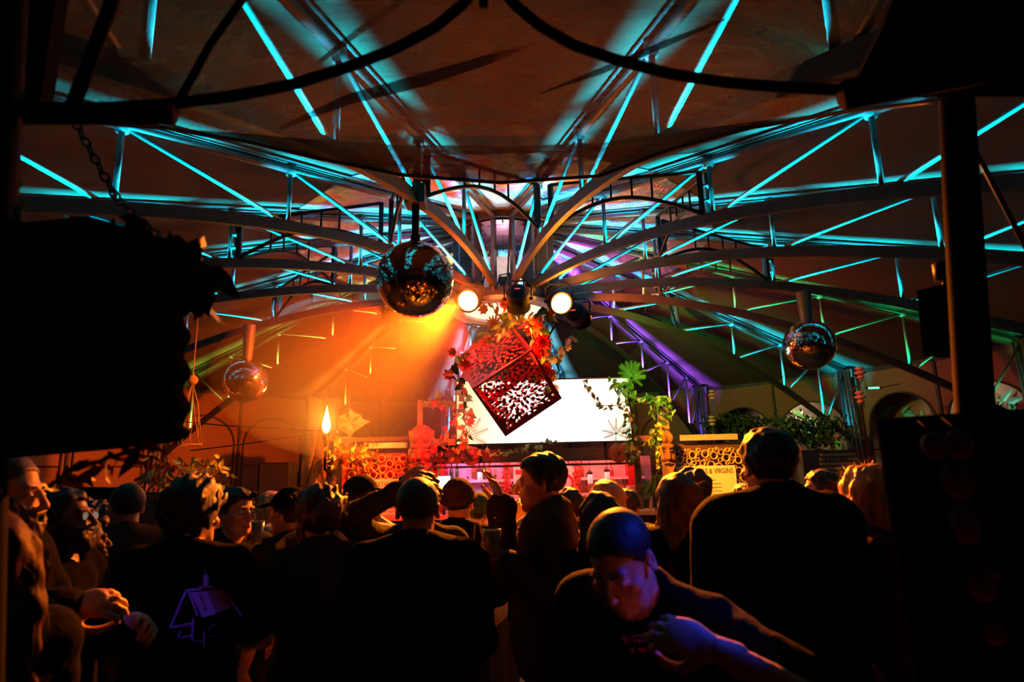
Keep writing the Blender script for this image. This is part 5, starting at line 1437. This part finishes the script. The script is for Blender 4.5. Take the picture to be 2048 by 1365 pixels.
    f.F += wob(X, Y_, Z, .0032, 34, seed).astype(np.float32) * (np.abs(f.F) < .08)
    u = np.stack([X - P0[0], Y_ - P0[1], Z - P0[2]], -1) @ R
    hem = .86 if top != 'jacket' else .80
    f.F = np.maximum(f.F, (hem - .93) - u[..., 2]).astype(np.float32)
    if top == 'tank':
        pass
    f.cap(tp(0, .02, 1.48), tp(0, .05, 1.62), .062, .085, .012, 's')
    if top in ('jacket', 'shirt', 'hoodie'):
        for i in range(9):
            a = pi * (-.15 + 1.3 * i / 8) ; a2 = pi * (-.15 + 1.3 * (i + 1) / 8)
            if i < 8:
                rr, hh = (.068, .03) if top != 'hoodie' else (.085, .0)
                p = tp(rr * cos(a), -.015 - rr * sin(a), 1.478 + hh * sin(a)); p2 = tp(rr * cos(a2), -.015 - rr * sin(a2), 1.478 + hh * sin(a2))
                f.cap(p, p2, .016 if top != 'hoodie' else .030, None, .012)
    out('jacket' if top == 'jacket' else 'shirt' if top != 'hoodie' else 'hoodie', [f.mesh()], tc)
    # trousers and shoes
    f = Fld(np.array([-.32, -.32, -.03]), np.array([.32, .36, 1.1]), .021)
    f.ell((0, -.005, .93), (.165 * b, .125 * b, .13), None, .04)
    for sd, hp, kn, an in legs:
        f.cap(hp, kn, .100 * b, .070, .04); f.cap(kn, an, .070, .060, .03)
    f.F = np.maximum(f.F, f.all()[2] - 1.02).astype(np.float32)
    out('trousers', [f.mesh()], trousers)
    f = Fld(np.array([-.32, -.32, -.05]), np.array([.32, .40, .2]), .016)
    for sd, hp, kn, an in legs:
        f.cap(an + np.array([0, -.035, -.035]), an + np.array([.02 * sd, .16, -.045]), .046, .038, .02)
    f.F = np.maximum(f.F, -f.all()[2]).astype(np.float32)
    out('shoes', [f.mesh()], 'shoe')
    # hair
    def cut(X, Y_, Z, ny=-.634, nz=.774, y0=.072, z0=.072):
        dx, dy, dz = X - HC[0], Y_ - HC[1], Z - HC[2]
        yy = dx * RH[0, 1] + dy * RH[1, 1] + dz * RH[2, 1]; zz = dx * RH[0, 2] + dy * RH[1, 2] + dz * RH[2, 2]; xx = dx * RH[0, 0] + dy * RH[1, 0] + dz * RH[2, 0]
        if ny == -.634: return np.interp(yy, [-.13, -.035, -.018, .015, .045, .075, .13], [-.088, -.078, -.020, -.004, .046, .068, .075]) - zz + .004 * np.sin(xx * 85 + seed) + .003 * np.sin(yy * 60 + xx * 170), xx, yy, zz
        return -(ny * (yy - y0) + nz * (zz - z0)), xx, yy, zz
    hh = .0085
    if hair != 'bald':
        f = Fld(HC - np.array([.24, .24, .55]), HC + .24, hh)
        t, na, nf = {'buzz': (.004, .001, 60), 'short': (.012, .004, 70), 'messy': (.026, .009, 60), 'curly': (.032, .010, 85), 'afro': (.055, .008, 60), 'long': (.015, .003, 45), 'bob': (.018, .003, 45), 'bun': (.013, .002, 60), 'pony': (.012, .002, 60)}[hair]
        f.ell(q(0, -.016, .036), (.075 + t, .095 + t, .084 + t), RH, 0)
        X, Y_, Z = f.all()
        c, xx, yy, zz = cut(X, Y_, Z)
        f.F += wob(X, Y_, Z, na, nf, seed + 3).astype(np.float32) * (np.abs(f.F) < .1)
        f.F = np.maximum(f.F, c).astype(np.float32)
        if hair in ('long', 'bob'):
            dn = R @ np.array([0, 0, -1.0]); bk = R @ np.array([0, -1.0, 0]); sx = R @ np.array([1.0, 0, 0])
            L = .36 if hair == 'long' else .13
            for o in (-.055, -.02, .02, .055):
                p0 = q(o, -.055, .03); p1 = q(o * 1.25, -.072, -.09); p2 = p1 + dn * L + bk * .035 + sx * o * .45
                f.cap(p0, p1, .045, .042, .02); f.cap(p1, p2, .042, .026, .02)
            for sd in (1, -1):
                f.cap(q(.066 * sd, .01, .05), q(.080 * sd, -.005, -.085), .020, .022, .02)
                f.cap(q(.080 * sd, -.005, -.085), q(.085 * sd, -.02, -.085) + dn * L * .75, .022, .016, .02)
            f.F += wob(X, Y_, Z, .004, 55, seed + 5).astype(np.float32) * (np.abs(f.F) < .06)
        if hair == 'bun': f.ell(q(0, -.09, .10), (.045, .042, .040), RH, .01)
        if hair == 'pony':
            f.cap(q(0, -.10, .06), q(0, -.15, -.03), .028, .03, .02); f.cap(q(0, -.15, -.03), q(0, -.13, -.2), .03, .014, .02)
        hv = f.mesh()
        ho = out('hair', [hv], hc)
        if strands:
            V = l2w(hv[0]); n = len(V); mb = MB(); cen = np.array(l2w(HC[None])[0])
            for i in range(strands):
                p = V[rnd.randrange(n)]; d = unit(p - cen)
                lng = hair in ('long', 'bob') 
                v = unit(d * .6 + np.array([rnd.gauss(0, .5), rnd.gauss(0, .5), -.9 if lng and p[2] < cen[2] + .04 else rnd.uniform(-.2, .7)]))
                ln = rnd.uniform(.03, .075); b1 = p + v * ln * .5 + d * .004; b2 = p + v * ln + np.array([0, 0, -.35 * ln])
                w_ = np.cross(v, d) * .0011
                mb.add([p - w_, p + w_, b1 + w_ * .8, b1 - w_ * .8, b2], [(0, 1, 2, 3), (3, 2, 4)])
            so = mb.build('loose_hair', hc, root); tag(so, kind='stuff')
    if hat:
        kind, hm = hat
        f = Fld(HC - .26, HC + .26, .008)
        t = .020 if kind == 'beanie' else .017
        f.ell(q(0, -.016, .038), (.075 + t, .096 + t, .086 + t), RH, 0)
        X, Y_, Z = f.all(); c, xx, yy, zz = cut(X, Y_, Z, -.25, .968, .09, .050)
        if kind == 'beanie': f.F += (.0022 * np.sin(np.arctan2(xx, yy + .016) * 46)).astype(np.float32) * (np.abs(f.F) < .05)
        f.F = np.maximum(f.F, c).astype(np.float32)
        if kind == 'beanie':
            for i in range(28):
                a, a2 = 2 * pi * i / 28, 2 * pi * (i + 1) / 28
                g_ = lambda a: q(.094 * sin(a), -.016 + .115 * cos(a), .060 + .258 * (.115 * cos(a) - .106))
                f.cap(g_(a), g_(a2), .014, None, .004)
        else:
            sg = 1 if kind == 'cap' else -1
            f.ell(q(0, sg * .115 - .005, .050), (.068, .085, .007), RH @ Rx(-.22 * sg), .012)
            f.ell(q(0, -.016, .142), (.009, .009, .006), RH, .004)
        out('beanie' if kind == 'beanie' else 'cap', [f.mesh()], hm)
    if beard:
        f = Fld(HC - .16, HC + .16, .0065)
        t = .009 if beard[0] == 'short' else .018
        f.ell(q(0, .028, -.046), (.060 + t, .062 + t, .074 + t), RH, 0)
        f.ell(q(0, .070, -.100), (.024 + t, .020 + t, .020 + t * 1.6), RH, .03)
        X, Y_, Z = f.all(); c, xx, yy, zz = cut(X, Y_, Z, 0, 1, 0, 0)
        f.F += wob(X, Y_, Z, .003, 120, seed + 9).astype(np.float32) * (np.abs(f.F) < .05)
        f.F = np.maximum(f.F, zz + .042 - np.clip(np.abs(xx) - .042, 0, 1) * 2.2); f.F = np.maximum(f.F, .000 - yy).astype(np.float32)
        f.ell(q(0, .105, -.066), (.020, .030, .009), RH, .004, 's')
        out('beard', [f.mesh()], beard[1])
    if glasses:
        mb = MB(); zc, yc = (.000, .100) if glasses != 'up' else (.085, .088)
        W_ = lambda a, c, d: Vector(l2w(q(a, c, d)[None])[0])
        for sd in (1, -1):
            mb.tube([W_(sd * (.032 + .022 * cos(2 * pi * i / 14)), yc - .006 * abs(cos(2 * pi * i / 14)), zc + .017 * sin(2 * pi * i / 14)) for i in range(14)], .0022 * s, 5, closed=True)
            mb.tube([W_(sd * .054, yc - .006, zc + .006), W_(sd * .076, .03 if glasses != 'up' else .02, zc + .006), W_(sd * .080, -.02, zc)], .002 * s, 5)
        mb.tube([W_(-.010, yc, zc + .006), W_(.010, yc, zc + .006)], .002 * s, 5)
        o = mb.build('glasses_frame', 'black', root, True); tag(o, kind='stuff')
        for sd in (1, -1):
            mb = MB(); pts = [W_(sd * (.032 + .021 * cos(2 * pi * i / 14)), yc - .004, zc + .016 * sin(2 * pi * i / 14)) for i in range(14)]
            nrm = (W_(0, .13, zc) - W_(0, .09, zc)).normalized() * .0015
            mb.add([p + nrm for p in pts] + [p - nrm for p in pts], [tuple(range(14)), tuple(range(27, 13, -1))] + [(i, i + 14, (i + 1) % 14 + 14, (i + 1) % 14) for i in range(14)])
            mb.build('glasses_lens', 'glass', o)
    if face >= 2:
        for sd in (1, -1):
            c = Vector(l2w(q(.031 * sd, .0815, -.001)[None])[0])
            eo = MB().sphere(c, .0112 * s, 12, 8).build('eye', 'eye', root, True)
            c2 = Vector(l2w(q(.031 * sd, .0893, -.003)[None])[0])
            MB().sphere(c2, .0052 * s, 10, 6).build('iris', 'iris', eo, True)
            f = Fld(HC - .14, HC + .14, .005)
            f.cap(q(.017 * sd, .094, .021), q(.044 * sd, .083, .025), .0050, .0035, .002)
            out('eyebrow', [f.mesh()], hc if hair != 'bald' else 'hairbrown')
    PEOPLE[key] = dict(root=root, A=[(a[0], l2w(a[2][None])[0], l2w(a[3][None])[0], H @ a[4]) for a in A], l2w=l2w, tp=tp, q=q, s=s, H=H, R=R)
    return root

OR_ = (0, -1, 0)
person('bald', 'shaven headed person in dark collared shirt, back turned, centre of the crowd', 836, 955, 2.45, 0, hair='buzz', hc='hairbrown', top='shirt', tc='cl_black', arms=('front', 'front'), wd=1.08, bulk=1.06)
person('print', 'person in black tee with lilac book print, curly dark hair, back turned', 390, 950, 2.45, -8, hair='curly', hc='hairblack', top='tee', tc='cl_black', arms=('front', 'drink'), wd=1.1, bulk=1.14)
person('tall', 'tallest person with cropped hair and very broad dark back near the menu', 1531, 855, 2.3, 8, hair='short', hc='hairblack', top='hoodie', tc='cl_black', arms=('front', 'front'), wd=1.12, bulk=1.15)
person('wave', 'person in dark jacket raising one open hand and holding a cup', 1080, 905, 2.9, 78, hair='short', hc='hairblack', top='jacket', tc='cl_brown', head=(8, -4, 0), wd=1.02,
       arms=({'px': (1010, 1128, 2.66), 'curl': .85, 'hdir': (-.9, .12, .25), 'pn': (.1, .85, .55), 'elbow': (.2, -.8, -.6)}, {'px': (1003, 1012, 2.86), 'curl': (.25, .4, .35, .55), 'hdir': (-.28, 0, 1), 'pn': (-.85, -.3, -.2), 'spread': .16, 'elbow': (.3, .3, -1)}), head_h=.006)
person('messy', 'person with messy backlit hair and stubble in dark shirt turned away', 640, 967, 2.72, 52, hair='messy', hc='hairbrown', top='tee', tc='cl_charcoal', beard=('short', 'hairbrown'), arms=('drink', 'front'), strands=420)
person('longhair', 'person with long straight dark hair, back turned, below the yellow menu', 1352, 946, 2.9, 4, hair='long', hc='hairbrown', top='long', tc='cl_black', wd=.88, female=True, arms=('front', 'front'), strands=260)
person('behindlong', 'person with tousled fair hair standing behind the long dark hair', 1381, 936, 3.7, 12, hair='messy', hc='hairbrown', top='tee', tc='cl_brown', strands=240)
person('ponyback', 'person with smooth dark long hair in front of the blond head', 1199, 984, 2.7, 6, hair='long', hc='hairblack', top='long', tc='cl_black', wd=.88, female=True, arms=('front', 'front'), strands=120)
person('blondmid', 'person with golden blond hair glowing behind the dark long hair', 1213, 962, 3.15, -38, hair='bob', hc='hairblond', top='long', tc='cl_tan', wd=.88, female=True, strands=420)
person('bent', 'person in black tee leaning forward with face lit blue, nearest the camera', 1213, 1036, 1.62, 142, hair='buzz', hc='hairblack', top='tee', tc='cl_black', lean=24, side=-6, head=(4, -20, 8), face=2, head_h=.0055, wd=1.06, bulk=1.08,
       arms=({'px': (1425, 1296, 1.40), 'curl': .95, 'hdir': (-.8, -.05, .3), 'pn': (.1, .8, -.4), 'elbow': (-.95, .15, -.35)}, {'rel': (-.02, .18, -.42), 'curl': .8}))
person('beanie', 'person in a ribbed beanie with a pale bag strap on one shoulder', 916, 959, 3.5, -6, hair='buzz', hat=('beanie', 'cl_brown'), top='long', tc='cl_black', arms=('front', 'front'))
person('curlyback', 'person with curly hair and one hand up at the head, behind shaven head', 836, 941, 3.05, 0, hair='curly', hc='hairbrown', top='long', tc='cl_olive', arms=({'px': (798, 982, 2.92), 'curl': .6, 'hdir': (.5, .1, .9), 'elbow': (-.75, .1, -1)}, 'front'), strands=160)
person('cap', 'person in a baseball cap in profile, holding up a phone', 722, 950, 3.95, -84, hair='short', hat=('cap', 'cl_charcoal'), top='tee', tc='cl_white', arms=('front', {'px': (742, 1030, 3.85), 'curl': .8, 'hdir': (.45, 0, .9), 'pn': (.3, .6, 0)}), beard=('short', 'hairbrown'))
person('capbehind', 'person with cap and dark hair just behind the messy backlit hair', 583, 973, 3.3, 70, hair='short', hat=('cap', 'cl_black'), top='tee', tc='cl_charcoal')
person('shades', 'person with sunglasses pushed up on dark hair, face turned to the light', 474, 974, 3.3, -122, hair='short', hc='hairblack', glasses='up', top='tee', tc='cl_charcoal', face=2, head_h=.006, arms=('front', 'drink'))
person('small', 'small person with orange lit blond bob by the black loudspeaker', 541, 984, 5.0, 108, hair='bob', hc='hairblond', top='long', tc='cl_white', wd=.86, female=True, strands=160)
person('strap', 'person with cropped hair and a strap across the back near the slats', 258, 967, 3.3, 48, hair='buzz', hc='hairblack', top='tee', tc='cl_brown', wd=1.1, bulk=1.12)
person('profile', 'person in round glasses with lifted chin at the torch side edge', 118, 976, 2.5, -86, hair='short', hc='hairblack', skin='skindark', glasses='on', face=2, head=(0, 10, 0), head_h=.006, top='tee', tc='cl_black', beard=('short', 'hairblack'),
       arms=('drink', {'px': (165, 1215, 2.28), 'curl': .95, 'hdir': (.85, 0, .1), 'pn': (.1, .6, -.5)}))
person('tilted', 'short haired dark person directly in front of the round glasses', 158, 1034, 2.75, -40, hair='buzz', hc='hairblack', skin='skindark', top='tee', tc='cl_black', head=(0, 6, 0), beard=('short', 'hairblack'))
person('afro', 'person with a small afro between glasses and strap, in profile', 186, 999, 3.5, -80, hair='curly', hc='hairblack', skin='skindark', top='tee', tc='cl_charcoal')
person('edge', 'bearded balding person looking across from the torch side edge', 10, 906, 1.95, -82, hair='buzz', hc='hairbrown', face=2, head_h=.0055, beard=('full', 'hairbrown'), top='jacket', tc='cl_black', arms=('drink', {'px': (128, 1222, 1.75), 'curl': .9, 'hdir': (.9, 0, .2), 'pn': (.1, .6, -.5)}))
person('auburn', 'person with long auburn hair cut by the torch side frame edge', -22, 1022, 1.5, 60, hair='long', hc='hairred', top='long', tc='cl_black', wd=.88, female=True, arms=('front', 'front'), strands=200)
person('greencap', 'person in green cap and white sleeves reaching an arm across', 958, 984, 4.2, -8, hair='short', hat=('cap', 'cl_green'), top='long', tc='cl_white', arms=('front', {'px': (1044, 968, 4.1), 'curl': .4, 'hdir': (.8, 0, .5), 'elbow': (.5, -.1, -.9)}))
person('bobmid', 'person with fair bob behind the raised hand', 1040, 1000, 4.45, 5, hair='bob', hc='hairblond', top='long', tc='cl_black', wd=.86, female=True, strands=120)
person('darkmid', 'person with short dark hair just behind the jacket shoulder', 1137, 977, 3.8, 28, hair='short', hc='hairblack', glasses='up', top='tee', tc='cl_charcoal')
person('pattern', 'person in green dotted shirt by the glowing fridge', 1252, 978, 4.1, -28, hair='short', hc='hairblack', top='shirt', tc='cl_green', wd=1.05)
person('updo', 'person with light streaked gathered hair beside the broad dark back', 1432, 1000, 3.55, 14, hair='bun', hc='hairblond', top='tank', tc='cl_black', wd=.88, female=True, strands=260)
person('grey', 'grey haired person by the lower edge of the yellow menu', 1488, 966, 4.6, -18, hair='messy', hc='hairgrey', top='tee', tc='cl_grey')
person('specs', 'person with glasses and beard in profile under the slatted sign', 1640, 939, 4.0, 70, hair='short', hc='hairbrown', glasses='on', head_h=.0065, top='jacket', tc='cl_black', beard=('short', 'hairbrown'))
person('ginger', 'person with glowing blond hair beyond the broad dark back', 1737, 930, 2.5, -112, hair='bob', hc='hairblond', face=2, top='long', tc='cl_maroon', wd=.9, female=True, strands=700)
# ------------------------------------------------------------------ things held and printed
def cup(lab, px, py, Y, r=.036, h=.115):
    c = at(px, py, Y); t = thing('plastic_cup', lab, 'cup', c, 'drinks held in the crowd')
    MB().lathe([(r * .74, -h / 2), (r * .76, -h / 2 + .004), (r, h / 2), (r * .97, h / 2), (r * .73, -h / 2 + .006), (.001, -h / 2 + .005)], 20, c=c).build('cup_wall', 'plastic', t, True)
    MB().tube([c + Vector((r * cos(2 * pi * i / 20), r * sin(2 * pi * i / 20), h / 2)) for i in range(20)], .0022, 5, closed=True).build('rim', 'plastic', t, True)
    MB().lathe([(r * .70, -h / 2 + .007), (r * .80, -h * .12), (.001, -h * .12)], 18, c=c).build('drink', 'drink', t, True)
    MB().tube([c + Vector((0, 0, -h * .4)), c + Vector((.01, 0, h * .9))], .003, 5).build('straw', 'black', t)
cup('clear plastic cup with amber drink held by the jacket wearer', 985, 1090, 2.58)
cup('small bright cup held by the person with pushed up sunglasses', 515, 1066, 3.0, .03, .10)
ph = thing('phone', 'dark phone held up in front of the baseball cap', 'phone', at(757, 1000, 3.82))
M = Matrix.Rotation(.35, 3, 'Y') @ Matrix.Rotation(.9, 3, 'Z')
MB().box(at(757, 1003, 3.82), (.072, .009, .150), M).build('phone_body', 'black', ph)
MB().box(at(757, 1003, 3.82) + M @ Vector((0, .0055, 0)), (.064, .002, .138), M).build('phone_glass', 'glass', ph)
# prints on shirts: flat pieces lying on the cloth
def surface(key, px, py):
    o = PEOPLE[key]['root']; dg = bpy.context.evaluated_depsgraph_get(); d = (at(px, py, 5) - CAM).normalized()
    best = None
    for ch in o.children:
        if ch.name.split('.')[0] in ('shirt', 'jacket', 'hoodie', 'body'):
            inv = ch.matrix_world.inverted()
            ok, loc, nrm, _ = ch.ray_cast(inv @ CAM, inv.to_3x3() @ d)
            if ok:
                w = ch.matrix_world @ loc
                if best is None or (w - CAM).length < (best[0] - CAM).length: best = (w, nrm)
    return best
bpy.context.view_layer.update()
def patch(key, name, quads, m, lift=.004, n=4):
    mb = MB(); ok = True
    for poly in quads:
        P = []
        a, b, c, d = poly
        for j in range(n + 1):
            for i in range(n + 1):
                u, v = i / n, j / n
                x = (a[0] * (1 - u) + b[0] * u) * (1 - v) + (d[0] * (1 - u) + c[0] * u) * v; y = (a[1] * (1 - u) + b[1] * u) * (1 - v) + (d[1] * (1 - u) + c[1] * u) * v
                h = surface(key, x, y)
                if h is None: ok = False; break
                P.append(h[0] + h[1].normalized() * lift)
        if not ok or len(P) != (n + 1) ** 2: ok = True; continue
        k = n + 1
        mb.add(P, [(j * k + i, j * k + i + 1, (j + 1) * k + i + 1, (j + 1) * k + i) for j in range(n) for i in range(n)])
    if mb.v:
        o = mb.build(name, m, PEOPLE[key]['root']); tag(o, kind='stuff'); return o
def line(x0, y0, x1, y1, w_):
    dx, dy = x1 - x0, y1 - y0; L = max((dx * dx + dy * dy) ** .5, 1e-6); nx, ny = -dy / L * w_ / 2, dx / L * w_ / 2
    return ((x0 + nx, y0 + ny), (x1 + nx, y1 + ny), (x1 - nx, y1 - ny), (x0 - nx, y0 - ny))
patch('print', 'book_page_print', [((382, 1186), (416, 1182), (432, 1228), (404, 1236))], 'printblue')
patch('print', 'book_page_print', [((417, 1182), (447, 1177), (463, 1214), (433, 1227))], 'printdim')
patch('print', 'page_line_print', [line(420 + i * 3, 1187 + i * 7.5, 446 + i * 2.8, 1182 + i * 6.5, 2) for i in range(5)], 'printred', .006, 2)
patch('print', 'page_letter_print', [line(399 + i * 2.5, 1189 + i * 7, 403 + i * 2.6, 1193 + i * 7, 3.4) for i in range(5)], 'ink', .006, 2)
patch('print', 'candle_print', [((407, 1150), (418, 1150), (418, 1172), (407, 1172)), line(412, 1143, 413, 1149, 2)], 'printblue')
patch('print', 'candle_dish_print', [line(398, 1174, 428, 1174, 4)], 'printdim')
patch('print', 'frame_print', [line(372, 1184, 342, 1254, 4), line(378, 1184, 395, 1232, 4), line(455, 1190, 484, 1232, 5), line(372, 1182, 404, 1178, 4), line(336, 1256, 390, 1246, 4), line(386, 1236, 384, 1278, 4), line(346, 1280, 384, 1270, 3), line(352, 1288, 362, 1262, 3)], 'printblue', .004, 3)
patch('print', 'ornament_print', [line(395 + 14 * math.cos(t), 1272 + 12 * math.sin(t), 395 + 14 * math.cos(t + .7), 1272 + 12 * math.sin(t + .7), 3) for t in (0, .8, 1.6, 2.4, 3.2)] + [line(430 + 12 * math.cos(t), 1262 + 12 * math.sin(t), 430 + 12 * math.cos(t + .7), 1262 + 12 * math.sin(t + .7), 3) for t in (0, .8, 1.6, 3.2, 4)] + [line(408, 1262, 408, 1304, 4)], 'printdim', .004, 2)
patch('bent', 'chest_print', [((1244, 1272), (1256, 1272), (1256, 1288), (1250, 1288)), line(1259, 1276, 1262, 1286, 3), ((1268, 1277), (1273, 1277), (1272, 1286), (1269, 1286)), ((1276, 1279), (1281, 1279), (1280, 1286), (1277, 1286)), ((1283, 1279), (1288, 1279), (1286, 1286), (1284, 1286)), ((1290, 1277), (1296, 1277), (1295, 1286), (1291, 1286)), line(1262, 1273, 1285, 1271, 3), ((1261, 1297), (1270, 1297), (1269, 1306), (1262, 1306)), line(1277, 1299, 1292, 1300, 5)], 'printmag', .004, 2)
patch('pattern', 'dot_print', [((1272 + 6 * i + (j % 2) * 3, 1010 + 6 * j), (1275 + 6 * i + (j % 2) * 3, 1010 + 6 * j), (1275 + 6 * i + (j % 2) * 3, 1013 + 6 * j), (1272 + 6 * i + (j % 2) * 3, 1013 + 6 * j)) for i in range(7) for j in range(8)], 'leafpale', .004, 1)
patch('beanie', 'bag_strap', [line(958, 1046, 966, 1076, 5), line(950, 1052, 948, 1085, 4), line(948, 1085, 962, 1092, 4), line(966, 1076, 962, 1092, 4)], 'cl_tan', .012, 3)
patch('strap', 'shoulder_strap', [line(288, 1036, 222, 1086, 9)], 'cl_maroon', .010, 6)

# ------------------------------------------------------------------ haze hanging in the tent
def haze(name, verts, faces, density, aniso, col=(1, 1, 1)):
    m = bpy.data.materials.new(name); m.use_nodes = True; nt = m.node_tree
    for nd in list(nt.nodes):
        if nd.type != 'OUTPUT_MATERIAL': nt.nodes.remove(nd)
    v = nt.nodes.new('ShaderNodeVolumeScatter'); v.inputs['Density'].default_value = density; v.inputs['Anisotropy'].default_value = aniso; v.inputs['Color'].default_value = (*col, 1)
    nt.links.new(v.outputs[0], nt.nodes['Material Output'].inputs['Volume'])
    o = MB().add(verts, faces).build(name, m)
    return tag(o, kind='stuff')
n = 24; vs = [rp(2 * pi * i / n, RIM + .1, .02) for i in range(n)] + [rp(2 * pi * i / n, RIM + .1, 3.5) for i in range(n)] + [rp(2 * pi * i / n, .4, 4.9) for i in range(n)]
fs = [tuple(range(n - 1, -1, -1)), tuple(range(2 * n, 3 * n))] + [(a * n + i, a * n + (i + 1) % n, (a + 1) * n + (i + 1) % n, (a + 1) * n + i) for a in (0, 1) for i in range(n)]
tag(haze('haze', vs, fs, .0045, .35), 'thin stage haze filling the whole tent under the canvas', 'haze')

c = at(730, 750, 8.7); mb = MB().sphere(c, 1.0, 24, 14, (2.1, 1.6, 1.2))
tag(haze('smoke_puff', mb.v, mb.f, .11, .2), 'broad orange lit smoke cloud between the torch and the big mirror ball', 'smoke')

c = at(905, 650, 7.3); mb = MB().sphere(c, 1.0, 20, 12, (.95, .7, .5))
tag(haze('smoke_puff', mb.v, mb.f, .10, .3), 'small bright smoke puff right at the glowing par can by the big mirror ball', 'smoke')
